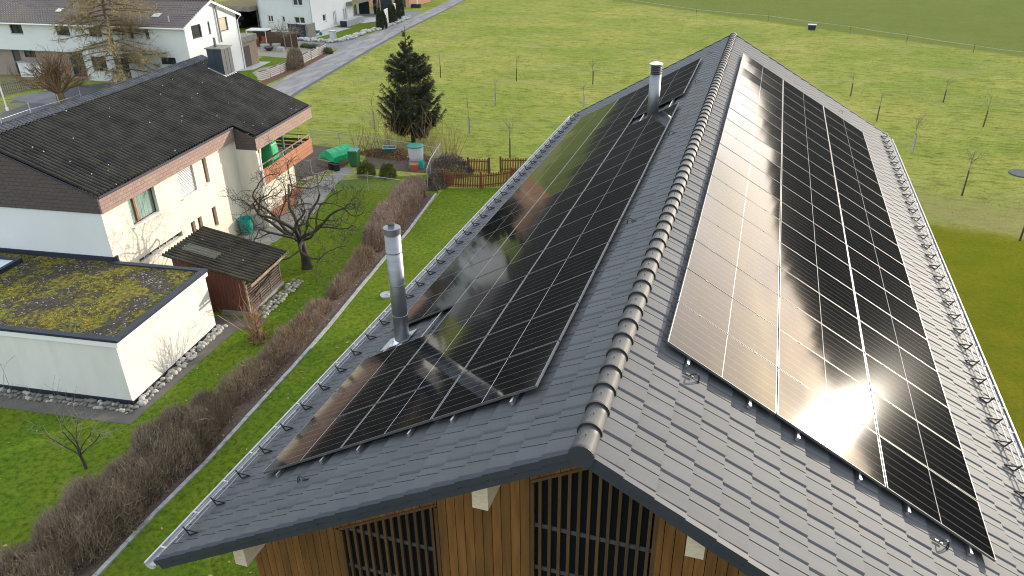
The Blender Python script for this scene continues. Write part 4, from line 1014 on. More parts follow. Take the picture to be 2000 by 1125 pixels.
def picket(pts, h, label, m_, posts, first_tall=False, gap=.098, pw__=.06):
    pts = [Vector((*p[:2], 0)) for p in pts]; t = thing('picket_fence', pts[0], label, 'fence', 'rust brown picket fences')
    pk = MB(); rl = MB()
    for a, b_ in zip(pts[:-1], pts[1:]):
        d = (b_-a); ln = d.length; d.normalize(); n_ = Vector((d.y, -d.x, 0))
        for z in (.18, h-.2): rl.boxf(a+Vector((0,0,z)), b_-a, n_*-.03, (0,0,.06))
        k = 0.02
        while k < ln:
            hh = h + random.uniform(-.02,.02); o = a+d*k+n_*.002+d.cross(Vector((0,0,1)))*0
            pk.add([o+Vector((0,0,.06)), o+d*pw__+Vector((0,0,.06)), o+d*pw__+Vector((0,0,hh-.04)), o+d*(pw__/2)+Vector((0,0,hh)), o+Vector((0,0,hh-.04)),
                    o+n_*.02+Vector((0,0,.06)), o+n_*.02+d*pw__+Vector((0,0,.06)), o+n_*.02+d*pw__+Vector((0,0,hh-.04)), o+n_*.02+d*(pw__/2)+Vector((0,0,hh)), o+n_*.02+Vector((0,0,hh-.04))],
                   [(4,3,2,1,0),(5,6,7,8,9),(0,1,6,5),(1,2,7,6),(2,3,8,7),(3,4,9,8),(4,0,5,9)]); k += gap
    obj('picket', pk, m_, t); obj('rail', rl, m_, t)
    for p in posts:
        p = Vector((*p[:2], 0)); b = MB(); b.box(p.x-.05, p.x+.05, p.y-.05, p.y+.05, 0, h+.08); obj('post', b, M['darkwood'] if first_tall else m_, t)
picket([G(866,365), G(905,368), G(940,369), G(985,364), G(1030,352)], .92, 'long rust brown picket fence across the end of the barn lawn', M['fence_wood'], [G(866,363), G(940,367), G(1000,359)])
picket([G(917,338), G(955,339)], .92, 'short picket fence panel between dark posts beside the brush heap', M['fence_wood'], [G(915,338), G(956,339)], True)
picket([G(980,337), G(1030,337)], .92, 'short picket fence panel with dark post nearest the barn gutter', M['fence_wood'], [G(978,337)], True)
# manhole lids
p = xy(756, 577); b = MB(); b.lathe(p, [(.30,0),(.30,.05),(.28,.06)], 28); b.lathe(p+Vector((0,0,.06)), [(.07,0),(.05,.02)], 12); setp(obj('manhole_cover', b, M['kerbstone'], origin=p), 'round pale concrete manhole cover in the barn lawn by the steel flue', 'manhole cover')
p = xy(572, 918); b = MB(); b.lathe(p, [(.42,0),(.42,.07),(.34,.07),(.32,.05)], 28); setp(obj('manhole_cover', b, M['concrete'], origin=p), 'round concrete manhole ring half hidden behind the barn gutter', 'manhole cover')
p = xy(1998, 340); b = MB(); b.lathe(p, [(.75,0),(.75,.06),(.70,.07)], 28); setp(obj('manhole_cover', b, M['dark_asphalt'], origin=p), 'large dark round shaft cover in the meadow at the right edge', 'manhole cover')
# fallen leaves on lawns
V = []
for _ in range(230):
    x, y = random.uniform(-20, -9), random.uniform(8, 36)
    if random.random() < .5: y = random.uniform(8, 36); x = -13.1 - .06*(y-12) - abs(random.gauss(0, .9))
    a = random.uniform(0, 6.3); r = random.uniform(.03, .075); d = Vector((math.cos(a), math.sin(a), random.uniform(-.2,.2)))*r; e_ = Vector((-math.sin(a), math.cos(a), .2))*r*.5
    p = Vector((x, y, .045)); V += [p-d, p+e_, p+d, p-e_]
b = MB(); b.v = [tuple(v) for v in V]; b.f = [(4*i,4*i+1,4*i+2,4*i+3) for i in range(len(V)//4)]; struct('fallen_leaves', b, M['leaf'], 'stuff')

# ------------------------------------------------------------------ vegetation
def rvec(): 
    while True:
        v = Vector((random.uniform(-1,1), random.uniform(-1,1), random.uniform(-1,1)))
        if .05 < v.length < 1: return v.normalized()
def grow(mb, p, d, ln, r, depth, wig=.25, up=.0, kids=(3, 4), spread=.8, shrink=.66, seg=5, tw=None, minr=.004, ratio=.6):
    pts = [Vector(p)]; rad = [r]; d = Vector(d).normalized(); dirs = []
    for i in range(seg):
        d = (d + rvec()*wig + Vector((0,0,up))).normalized(); pts.append(pts[-1] + d*(ln/seg)); rad.append(max(minr, r*(1-(1-ratio)*(i+1)/seg))); dirs.append(d.copy())
    (mb if r > .018 or tw is None else tw).tube(pts, rad, 7 if r > .06 else 5 if r > .02 else 3, cap=False)
    if depth <= 0: return
    for k in range(random.randint(*kids)):
        t = random.uniform(.35, 1.0) if k else 1.0; i = min(seg-1, int(t*seg)); q = pts[i+1] if t >= 1 else pts[i].lerp(pts[i+1], t*seg-i)
        s_ = rvec(); s_ -= dirs[i]*s_.dot(dirs[i]); s_.normalize()
        nd = (dirs[i]*(1-spread*.5) + s_*spread).normalized()
        grow(mb, q, nd, ln*shrink*random.uniform(.75,1.15), max(minr, rad[i+1]*.68), depth-1, wig, up, kids, spread, shrink, seg, tw, minr, ratio)
def ribbons(P, D, Ln, W):
    """thin triangles: arrays of base points, directions, lengths, widths"""
    n = len(P); s = np.cross(D, rng.normal(size=(n, 3))); s /= np.linalg.norm(s, axis=1)[:, None] + 1e-9
    s *= np.asarray(W).reshape(-1, 1)/2; tip = P + D*np.asarray(Ln).reshape(-1, 1)
    V = np.empty((n*3, 3)); V[0::3] = P - s; V[1::3] = P + s; V[2::3] = tip
    return V, np.arange(n*3).reshape(-1, 3)
def unit(a): return a/(np.linalg.norm(a, axis=1)[:, None]+1e-9)
# bare apple tree
random.seed(21)
ap = xy(600, 523); at = thing('apple_tree', ap, 'old bare gnarled fruit tree with spreading crown on the lawn by the shed', 'tree')
b = MB(); fork = ap + Vector((-.12, .0, 1.35))
b.tube([ap-Vector((0,0,.1)), ap+Vector((0,0,.1)), ap+Vector((-.02,0,.6)), ap+Vector((-.08,0,1.1)), fork], [.30,.235,.19,.175,.17], 10)
obj('trunk', b, M['bark_moss'], at, smooth=True)
b = MB(); tw = MB()
limbs = [(-1.0,.15,.18,2.9,.085),(-.85,-.5,.75,2.6,.085),(-.45,.55,1.0,2.7,.09),(-.05,-.1,1.3,2.5,.10),(.3,.5,1.1,2.3,.08),(.75,.2,.9,2.4,.085),(.95,-.3,.45,2.3,.075),(.55,-.7,.8,2.2,.07),(-.35,-.85,.7,2.3,.075),(1.0,.45,.25,2.2,.065)]
for x_, y_, z_, l_, r_ in limbs: grow(b, fork, (x_, y_, z_), l_*1.05, r_, 4, .44, .07, (3, 4), .95, .56, 7, tw, .0065, .55)
obj('branches', b, M['bark_moss'], at); obj('twigs', tw, M['bark'], at)
# small fruit tree on the near lawn and bare stems at the garage
random.seed(5)
p = xy(168, 915); t = thing('fruit_tree', p, 'small bare fruit tree on the near lawn behind the big hedge', 'tree'); b = MB(); tw = MB()
b.tube([p-Vector((0,0,.1)), p+Vector((0,0,.25)), p+Vector((-.05,0,.5))], [.055,.045,.04], 7)
for d_ in ((-1,-.2,.35),(-.35,.2,1.0),(.1,.1,1.2),(.45,-.2,1.0),(.7,.4,.8),(-.8,.5,.7)): grow(b, p+Vector((-.05,0,.5)), d_, 1.15, .024, 2, .22, .06, (3, 4), .85, .6, 5, tw, .004, .5)
obj('trunk', b, M['bark'], t); obj('twigs', tw, M['grey_twig'], t)
random.seed(6)
for (px, py, n_, h_, lab) in ((120, 815, 9, 1.25, 'sparse tall dry plant stems rising before the shaded garage front'), (0, 790, 5, 1.5, 'thin bare branches reaching in at the left edge before the garage')):
    p = xy(px, py); t = MB()
    for i in range(n_):
        q = p + Vector((random.uniform(-.75,.75), random.uniform(-.25,.25), 0)); grow(t, q, (random.uniform(-.3,.3), random.uniform(-.2,.2), 1), h_*random.uniform(.5,1.1), .009, 1, .10, 0, (1, 2), .7, .3, 6, None, .004)
    setp(obj('dry_stems', t, M['grey_twig'], origin=p), lab, 'plant')
# red twig shrub beside the shed
random.seed(9); p = xy(507, 665); t = thing('bare_shrub', p, 'bare reddish upright shrub between the shed and the hedge', 'shrub'); b = MB(); tw = MB()
for i in range(26): grow(b, p+Vector((random.uniform(-.12,.12), random.uniform(-.12,.12), 0)), (random.uniform(-.75,.5), random.uniform(-.5,.5), 1), random.uniform(1.0,1.9), .021, 1, .09, .03, (4, 6), .55, .42, 6, tw, .0045, .4)
obj('stems', b, M['tan_twig'], t); obj('twigs', tw, M['red_twig'], t)
b = MB(); n_ = 900; P = np.array(p)+rng.normal(size=(n_,3))*[.22,.2,.10]+[0,0,.1]; D = unit(rng.normal(size=(n_,3))+[0,0,.6]); b.bulk(*ribbons(P, D, rng.uniform(.06,.16,n_), np.full(n_,.03))); obj('base_leaves', b, M['rust_twig'], t)
# hedges
def hedge(path, wid, hgt, n, label, seed, m1='hedge_twig', m2='hedge_leaf', tl=(.18,.5), lum=.25, inner=1.3):
    """path of (x,y); upright twigs over a domed body"""
    rg = np.random.default_rng(seed); path = np.array([p[:2] for p in path]); seg = np.linalg.norm(np.diff(path, axis=0), axis=1); cum = np.r_[0, np.cumsum(seg)]
    t = thing('hedge', (*path[0], 0), label, 'hedge')
    def place(n, shell):
        u = rg.uniform(0, cum[-1], n); i = np.clip(np.searchsorted(cum, u)-1, 0, len(seg)-1); f = ((u-cum[i])/seg[i])[:, None]
        c = path[i]*(1-f)+path[i+1]*f; d = (path[i+1]-path[i])/seg[i][:, None]; nrm = np.c_[d[:,1], -d[:,0]]
        W = np.interp(u, cum, wid) if hasattr(wid, '__len__') else np.full(n, wid); Hh = np.interp(u, cum, hgt) if hasattr(hgt, '__len__') else np.full(n, hgt)
        lumps = 1 + lum*.6*np.sin(u*2.1+seed) + lum*.4*np.sin(u*5.3+seed*2)
        a = rg.uniform(0, np.pi, n); rad = rg.uniform(.55, 1.0, n)**.5 if shell else rg.uniform(.1, .95, n)
        endf = np.clip(np.minimum(u, cum[-1]-u)/.6, 0, 1)**.5*.7+.3
        x = np.cos(a)*np.abs(np.cos(a))**-.35*rad*W/2*lumps*endf; z = np.sin(a)**.75*rad*Hh*lumps*endf
        P = np.c_[c + nrm*x[:, None], np.maximum(z, .02)]; out_ = np.c_[nrm*np.cos(a)[:, None], np.sin(a)]
        return P, out_, d
    P, O_, d = place(n, True); D = unit(O_*.55+[0,0,.75]+rg.normal(size=P.shape)*.38); ln = rg.uniform(*tl, n)
    b = MB(); b.bulk(*ribbons(P-D*(ln*.6)[:, None], D, ln, rg.uniform(.008,.017,n))); obj('twigs', b, M[m1], t)
    P, O_, d = place(int(n*.045), True); D = unit(O_*.25+[0,0,1.]+rg.normal(size=P.shape)*.22); k_ = len(P); b = MB(); b.bulk(*ribbons(P-D*.15, D, rg.uniform(.35,.75,k_)*(tl[1]*2), rg.uniform(.010,.018,k_))); obj('long_shoots', b, M['grey_twig'], t)
    P, O_, d = place(int(cum[-1]*16), True); b = MB()
    for q_, o_ in zip(P, O_):
        f_ = Vector((q_[0]-o_[0]*.35, q_[1]-o_[1]*.35, 0)); m_ = f_.lerp(Vector(q_), .5)+Vector(rg.normal(size=3)*.05); b.tube([f_, m_, Vector(q_)], [.016,.011,.005], 4, cap=False)
    obj('stems', b, M['bark'], t)
    n2 = int(n*inner); P, O_, d = place(n2, False); D = unit(O_*.5+rg.normal(size=P.shape)*.8+[0,0,.2]); b = MB(); ln = rg.uniform(.10,.30,n2); b.bulk(*ribbons(P-D*(ln*.5)[:, None], D, ln, rg.uniform(.012,.03,n2))); obj('inner_growth', b, M[m2], t)
    return t
hedge([(-14.25,16.2),(-14.15,14.9),(-14.15,13.2),(-14.15,11.2),(-14.15,9.0),(-14.1,6.8)], [1.4,1.8,2.0,2.1,2.2,2.2], [1.1,1.15,1.1,1.05,1.05,1.05], 30000, 'big shaggy brown hedge running to the lower left corner behind the kerb', 3)
hedge([(-14.25,16.2),(-14.2,19.5),(-14.5,22.2),(-14.7,23.6)], [1.3,1.3,1.1,.9], [.7,.62,.55,.4], 5000, 'low sparse brown shrubbery in the bed near the bare reddish shrub', 5, 'hedge_twig', 'rust_twig', (.2,.5), .18, .7)
hedge([(-14.6,23.9),(-14.75,25.4),(-14.9,27.0),(-15.0,28.3)], [.8,.8,.9,1.0], [.4,.55,.7,.9], 3000, 'thin brown bed shrubs between the low shrubbery and the clipped hedge', 7, 'hedge_twig', 'rust_twig', (.2,.5), .18, .6)
hedge([(-15.15,28.6),(-15.5,31.2),(-15.9,34.0),(-16.3,36.6)], [1.3,1.5,1.5,1.4], [1.35,1.45,1.4,1.3], 17000, 'clipped pinkish brown hedge along the kerb before the picket fence', 9, 'pink_twig', 'rust_twig', (.15,.35), .1)
# dark brush heaps by the pickets
def heap(c, r, h, n, label, seed, m_='brush'):
    rg = np.random.default_rng(seed); a = rg.uniform(0, 6.283, n); q = rg.uniform(0, 1, n)**.5
    P = np.c_[c[0]+np.cos(a)*q*r[0], c[1]+np.sin(a)*q*r[1], np.maximum(0, (1-q**2)*h*rg.uniform(.5,1.05,n))+.02]; D = unit(rg.normal(size=(n,3))+[0,0,.3]); b = MB(); b.bulk(*ribbons(P, D, rg.uniform(.06,.22,n), rg.uniform(.02,.06,n)))
    return setp(obj('brush_heap', b, M[m_], origin=(c[0], c[1], 0)), label, 'brush heap')
M['brush'] = mat('dark_dry_leaves', (.075,.055,.042), .8, c2=(.14,.105,.085), scale=3, island=.7)
heap((-15.9,40.3), (1.45,1.2), 1.15, 5200, 'dark heap of dry brush beside the short picket panel', 3)
heap((-15.75,38.2), (.75,1.2), .85, 3200, 'low dark leafy heap between clipped hedge and long picket fence', 4)
heap((-20.4,42.2), (2.6,.7), .55, 3800, 'brown heap of garden cuttings around the wheelbarrow', 5, 'rust_twig')
# hazel rods round the spruce
def rods(c, n, h, sp, label, seed, m_='tan_twig', br=1):
    random.seed(seed); b = MB()
    for i in range(n): grow(b, Vector(c)+Vector((random.uniform(-sp,sp)*.45, random.uniform(-.3,.3), 0)), (random.uniform(-.55,.55), random.uniform(-.3,.3), 1), h*random.uniform(.6,1.1), .017, br, .06, 0, (1, 3), .4, .45, 5, None, .006, .4)
    return setp(obj('hazel_shrub', b, M[m_], origin=(c[0], c[1], 0)), label, 'shrub')
rods(xy(868, 312), 34, 2.3, 2.0, 'fan of bare tan rods beside the tall mesh fence post', 1)
rods(xy(762, 295), 30, 2.4, 2.0, 'bare brown rods left of the spruce behind the wheelbarrow', 2)
rods(xy(715, 300), 22, 1.6, 1.6, 'low bare rods behind the wheelie bin', 3, 'rust_twig')
rods(xy(835, 296), 16, 1.7, 1.2, 'thin bare rods just right of the spruce trunk', 4)
# two clipped yews
def bushlet(p, r, h, label, seed, m_='yew'):
    rg = np.random.default_rng(seed); n = 2600; D = unit(rg.normal(size=(n,3))); D[:,2] = np.abs(D[:,2]); q = rg.uniform(.45,1,n)**.5
    f = 1 + .18*np.sin(D[:,0]*6+seed)*np.sin(D[:,1]*5+2*seed)
    P = np.array(p)+D*(q*f)[:, None]*[r, r, h]+[0,0,.05]; E_ = unit(D+rg.normal(size=(n,3))*.55+[0,0,.25]); b = MB(); b.bulk(*ribbons(P, E_, rg.uniform(.08,.2,n), rg.uniform(.025,.05,n)))
    return setp(obj('garden_shrub', b, M[m_], origin=p), label, 'shrub')
bushlet(xy(716,344), .50, .85, 'yellowish green rounded shrub beside the garden path', 1)
bushlet(xy(758,346), .48, .78, 'dark green rounded shrub on the grass before the wheelbarrow', 2)
# spruce
random.seed(33); rg = np.random.default_rng(33)
sp = xy(808, 280); st_ = thing('spruce_tree', sp, 'dark green spruce with bare spiky top standing between garden and meadow', 'tree')
b = MB(); b.tube([sp-Vector((0,0,.1)), sp+Vector((0,0,1.5)), sp+Vector((.03,0,4)), sp+Vector((-.05,0,6)), sp+Vector((-.03,0,7.6))], [.15,.12,.08,.045,.012], 8); obj('trunk', b, M['bark'], st_)
br_ = MB(); PP, DD, LL, WW = [], [], [], []
z = .95
while z < 7.35:
    R_ = np.interp(z, [.9,1.5,2.2,3.2,4.4,5.3,5.8,6.3,7.5], [1.5,1.95,2.05,1.8,1.5,1.2,.62,.42,.12]); nb = 8 if z < 5.8 else 5
    for k in range(nb):
        a = random.uniform(0, 6.283); ln = R_*random.uniform(.62,1.15)*(1.12 if math.cos(a) > .5 and z < 3 else 1); droop = .30 if z < 4 else .05; steep = random.uniform(-.1,.18) + (.5 if z > 5.8 else .12)
        h2 = Vector((math.cos(a), math.sin(a), 0)); pts = []
        for i in range(7):
            t = i/6; pts.append(sp + Vector((0,0,z)) + h2*(ln*t) + Vector((0,0,ln*(steep*t - droop*math.sin(PI*t*.9) + .22*t*t))))
        br_.tube(pts, [.022*(1-.8*i/6)*min(1, R_) + .004 for i in range(7)], 4, cap=False)
        if z > 6.35 and random.random() < .75: continue
        m_ = int(46*ln)+5
        for q in range(m_):
            t = random.uniform(.12, 1.0)**.8; i = min(5, int(t*6)); p = pts[i].lerp(pts[i+1], t*6-i); side = h2.cross(Vector((0,0,1)))*random.choice((-1,1))
            tw_d = (h2*random.uniform(.2,.9) + side*random.uniform(.2,1.0) + Vector((0,0,random.uniform(-.55,.15)))).normalized(); tl_ = random.uniform(.15,.42)*(1.15-.6*t)*min(1.2, ln)
            for s_ in range(7):
                o = p + tw_d*(tl_*s_/6); PP.append(o); DD.append((tw_d*.8+rvec()*.75+Vector((0,0,-.12)))); LL.append(random.uniform(.08,.17)); WW.append(random.uniform(.018,.036))
    z += random.uniform(.15,.24)
obj('branches', br_, M['bark'], st_)
b = MB(); b.bulk(*ribbons(np.array(PP), unit(np.array(DD)), LL, WW)); obj('crown', b, M['needle'], st_)
# larch on the far left
random.seed(41); lp = Vector((-52.6, 53.6, 0)); lt = thing('larch_tree', lp, 'tall leafless golden brown larch with drooping twigs before the white row house', 'tree')
b = MB(); b.tube([lp, lp+Vector((0,0,4)), lp+Vector((.15,0,9)), lp+Vector((.1,0,15)), lp+Vector((.1,0,18))], [.19,.16,.12,.06,.02], 9); obj('trunk', b, M['larch_bark'], lt)
br_ = MB(); PP, DD, LL, WW = [], [], [], []
z = 1.7
while z < 16:
    R_ = np.interp(z, [1.5,3,6,9,12,16], [5.2,5.6,4.8,3.6,2.6,.8])
    for k in range(5):
        a = random.uniform(0, 6.283); ln = R_*random.uniform(.55,1.1); h2 = Vector((math.cos(a), math.sin(a), 0)); pts = [lp+Vector((.1,0,z))]; d = (h2 + Vector((0,0,random.uniform(-.2,.25)))).normalized()
        for i in range(8): d = (d + rvec()*.13 + Vector((0,0,-.05 if i < 5 else .06))).normalized(); pts.append(pts[-1]+d*ln/8)
        br_.tube(pts, [.055*(1-.85*i/8)*(ln/5)+.008 for i in range(9)], 4, cap=False)
        for q in range(int(ln*7)):
            t = random.uniform(.15,1); i = min(7, int(t*8)); p = pts[i].lerp(pts[i+1], t*8-i); sd = (rvec()*.8 + h2*.6 + Vector((0,0,-.25))).normalized(); sl = random.uniform(.4,1.3)*(1.2-.6*t)
            e_ = p + sd*sl; br_.tube([p, p.lerp(e_,.5)+rvec()*.07, e_], [.014,.010,.006], 3, cap=False)
            for s_ in range(8): PP.append(p.lerp(e_, random.random())); DD.append(sd*.4+rvec()*.8+Vector((0,0,-.35))); LL.append(random.uniform(.15,.5)); WW.append(random.uniform(.016,.034))
    z += random.uniform(.30,.48)
obj('branches', br_, M['larch_bark'], lt); b = MB(); b.bulk(*ribbons(np.array(PP), unit(np.array(DD)), LL, WW)); obj('twigs', b, M['larch_twig'], lt)
# pollarded tree and undergrowth by the lane
random.seed(12); p = xy(122, 203); t = thing('pollard_tree', p, 'stubby pollarded brown tree with many upright shoots by the lane', 'tree'); b = MB(); tw = MB()
b.tube([p, p+Vector((0,0,.9))], [.36,.30], 9); 
for i in range(16): grow(b, p+Vector((0,0,.8)), (random.uniform(-1,1), random.uniform(-.8,.8), random.uniform(.45,1.2)), 2.0, .11, 2, .15, .05, (5, 7), .6, .62, 5, tw, .012, .5)
obj('trunk', b, M['pollard_bark'], t); obj('shoots', tw, M['pollard_bark'], t)
for i, (px, py, n_, h_, w_, m_, lab) in enumerate(((215,150,70,2.2,5.5,'larch_twig','tangle of tan bare bushes at the foot of the larch'),(165,140,50,2.0,3.5,'pollard_bark','brown bare bushes between pollard and larch'),(330,140,30,2.0,3.0,'grey_twig','thin grey bare bushes beyond the roof ridge, right of the larch'),(60,150,26,.9,6,'pollard_bark','low brown undergrowth along the lath fence'))):
    rods(xy(px, py), n_, h_, w_, lab, 50+i, m_, 2)
# young staked trees in the meadow
SAP = [(860,152,2.1,0,'stake tree standing farthest up the slope right of the spruce top'),(1008,158,2.0,0,'slim staked tree in the upper meadow, midway between spruce and louvred flue'),(967,207,1.9,1,'slim staked tree right of the spruce crown with a pale trunk guard'),(1157,165,2.1,0,'slim staked tree nearest above the louvred flue, left of it'),(1139,208,1.6,1,'grey post with slim tree just above the left verge of the barn roof'),(916,260,2.1,1,'slim tree with pale trunk guard right of the hazel rods'),(731,250,2.2,1,'slim tree with grey guard just left of the spruce'),(995,308,2.3,0,'slim tall bare sapling behind the right picket panel'),
 (1660,188,1.9,0,'brown staked tree nearest the far right corner of the barn roof'),(1711,236,2.0,0,'staked tree just beyond the right verge, nearest the snow guard end'),(1841,200,1.8,0,'brown staked tree highest in the right hand meadow'),(1919,248,2.1,0,'staked tree towards the right edge of the meadow'),(1780,299,2.3,1,'staked tree with forked top right of the barn gutter corner'),(1877,382,2.6,0,'largest bare young tree with spreading twigs right of the barn'),(1990,470,2.4,0,'staked young tree at the right picture edge by the mown lawn')]
random.seed(77)
for px, py, h_, gd, lab in SAP:
    p = xy(px, py); t = thing('young_tree', p, lab, 'young tree', 'young staked trees in the meadow')
    b = MB(); lean = Vector((random.uniform(-.05,.05), 0, 0)); b.tube([p, p+lean+Vector((0,0,h_*.62)), p+lean*1.6+Vector((0,0,h_))], [.022,.016,.008], 5, cap=False)
    for i in range(6 if h_ < 2.2 else 11): grow(b, p+lean+Vector((0,0,h_*random.uniform(.55,.95))), (random.uniform(-.7,.7), random.uniform(-.7,.7), .8), h_*.28, .010, 1, .12, .03, (1, 3), .6, .5, 4, None, .005, .5)
    obj('trunk', b, M['grey_twig'], t)
    b = MB(); b.bar(p+Vector((.05,.0,0)), p+Vector((.05,.0,h_*.55)), .06); obj('stake', b, M['weathered' if gd else 'darkwood'], t)
    if gd: b = MB(); b.tube([p+Vector((0,0,.02)), p+Vector((0,0,h_*.5))], .055, 8); obj('trunk_guard', b, M['zinc'], t)
# tape fence and trough at the top of the meadow
tp = [(-27,124),(-21.2,119.5),(-8.1,108.9),(1.2,105.0),(10.4,98.4),(15.8,93.5),(21.3,88.6),(25.2,85.8),(33,80)]
t = thing('tape_fence', (-27,124,0), 'thin white tape pasture fence across the top of the meadow', 'fence'); b = MB()
for (x0,y0),(x1,y1) in zip(tp[:-1], tp[1:]): b.tube([(x0,y0,.75),((x0+x1)/2,(y0+y1)/2,.70),(x1,y1,.75)], .013, 4)
obj('tape', b, mat('white_tape', (.42,.47,.46), .5), t)
for x0, y0 in tp[1:-1]: b = MB(); b.bar((x0,y0,0),(x0,y0,.9),.04); obj('post', b, M['darkwood'], t)
p = xy(1585, 58); wt = thing('water_trough', p, 'dark water trough with pale lid under the tape fence', 'trough'); b = MB(); tapered(b, p, .75,.55,.9,.65,0,.55,Vector((1,0,0)),Vector((0,1,0))); obj('body', b, M['trim'], wt); b = MB(); b.box(p.x-.47,p.x+.47,p.y-.35,p.y+.35,.55,.62); obj('lid', b, M['zinc'], wt)
# ------------------------------------------------------------------ white row house
WHO = Vector((-46.72, 55.95, 0)); WT = R(3.0); WA = Vector((-math.sin(WT), math.cos(WT), 0)); WB = Vector((math.cos(WT), math.sin(WT), 0))
def W(b, a, z=0.0): return WHO + WB*b + WA*a + Vector((0, 0, z))
M['brown_tile'] = mat('brown_roof_tile', (.105, .082, .082), .7, c2=(.135, .105, .10), scale=2.0)
M['cladding_grey'] = mat('weathered_cladding', (.30, .235, .205), .8, c2=(.23, .18, .155), scale=3, stretch=(8, 8, .4))
M['blind'] = mat('beige_blind', (.42, .36, .25), .7)
M['door'] = mat('dark_door', (.06, .055, .05), .6)
wh = thing('white_row_house', W(-10, 4, 0), 'long white row house with brown tiled roof behind the bare larch', 'house', rz=WT)
fw_ = MB(); PF = lambda u, z: W(u, 0, z)
HF = [(-18.75,-17.36,3.98,4.92),(-13.6,-12.13,3.95,4.92),(-10.0,-8.69,3.95,4.92),(-5.7,-5.3,3.93,4.92),(-4.1,-3.72,3.94,4.92),(-3.12,-1.53,1.77,2.40),(-10.6,-9.0,.9,2.2),(-7.4,-6.6,.2,2.2)]
wall(fw_, PF, -24, -11.4, 2.5, 5.06, HF[:2], WA); wall(fw_, PF, -11.4, 0, 0, 5.06, HF[2:], WA)
fw_.quad(W(-24,0,2.5), W(-11.4,0,2.5), W(-11.4,.5,2.5), W(-24,.5,2.5)); fw_.quad(W(-11.4,0,0), W(-11.4,.5,0), W(-11.4,.5,2.5), W(-11.4,0,2.5))
PS = lambda u, z: W(0, u, z); HS = [(.93,2.32,3.85,4.98),(3.3,3.66,3.9,5.0),(5.05,6.37,3.84,5.04)]
wall(fw_, PS, 0, 7.8, 0, 5.06, HS, -WB); fw_.add([W(0,0,5.06), W(0,7.8,5.06), W(0,3.9,6.64)], [(0,1,2)])
fw_.quad(W(-24,7.8,0), W(0,7.8,0), W(0,7.8,5.06), W(-24,7.8,5.06))
obj('wall', fw_, M['white'], wh)
cl_ = MB(); PC = lambda u, z: W(u, .5, z); HC = [(-19.95,-19.05,.05,2.40),(-18.5,-17.2,1.75,2.40),(-13.4,-11.9,.2,2.40)]
wall(cl_, PC, -24, -11.4, 0, 2.5, HC, WA, .1); obj('lower_cladding', cl_, M['cladding_grey'], wh)
for q in HF: window(wh, PF, q, WA, M['trim'], M['window'], .18, .06, 1 if q[1]-q[0] > 1 else 0, .05)
for i, q in enumerate(HS): window(wh, PS, q, -WB, M['trim'], M['blind'] if i else M['window'], .15, .06, 0, .05)
window(wh, PC, HC[0], WA, M['door'], M['door'], .1, .08, name='door'); window(wh, PC, HC[1], WA, M['trim'], M['window'], .1, .06, 1); window(wh, PC, HC[2], WA, M['trim'], M['window'], .1, .07, 1)
rf = MB()
def WR(a, u, o=0.0): return W(u, a, 6.70 - .405*abs(a-3.9) + o)
corrugated(rf, lambda u, v, o: WR(3.9-v, u, o+.05), -24, .32, .30, .028, 0, 4.25, 13, .035)
corrugated(rf, lambda u, v, o: WR(3.9+v, u, o+.05), -24, .32, .30, .028, 0, 4.25, 13, .035)
rw = obj('roof', rf, M['brown_tile'], wh)
k = MB(); k.tube([WR(3.9,-24,.10), WR(3.9,.34,.10)], .12, 8); obj('ridge', k, M['brown_tile'], rw)
k = MB()
for sg in (-1, 1): o = WR(3.9, .30, -.14); k.boxf(o, WR(3.9+sg*4.27, .30, -.14)-o, WB*.06, (0,0,.20))
k.tube([WR(-.42,-24,-.03), WR(-.42,.3,-.03)], .065, 8); k.tube([W(.28,8.1,4.85), W(.07,7.85,4.5), W(.07,7.85,0)], .05, 8); k.boxf(W(-24,-.38,4.87), WB*24.3, WA*.4, (0,0,.04)); obj('verge_and_gutter', k, M['white_paint'], wh)
k = MB(); k.tube([W(.14,4.75,3.0), W(.14,4.75,7.6)], .085, 10); obj('flue_pipe', k, M['steel'], wh)
for (b0, a0, w_, h_) in ((-3.9,1.0,.75,.55),(-14.5,1.4,.6,.5)):
    k = MB(); o = WR(a0, b0, .10); k.boxf(o, WB*w_, WR(a0+h_,b0,.10)-o, (0,0,.05)); obj('roof_window', k, M['white_plastic'], rw)
k = MB(); k.tube([WR(.45,-1.7,0), WR(.45,-1.7,.55)], .05, 8); obj('vent_pipe', k, M['white_plastic'], rw)
an = thing('terrace_annex', W(-1, 9, 0), 'low timber clad annex with roof terrace at the back corner of the white row house', 'annex', rz=WT)
k = MB(); k.boxf(W(-2.0,7.9,0), WB*2.0, WA*2.6, (0,0,2.3)); obj('wall', k, M['weathered'], an); k = MB(); k.boxf(W(-2.05,7.87,2.3), WB*2.15, WA*2.75, (0,0,.55)); obj('parapet', k, M['concrete'], an)
k = MB(); k.boxf(W(.0,8.2,.05), WB*.03, WA*.95, (0,0,1.9)); obj('door', k, M['door'], an)
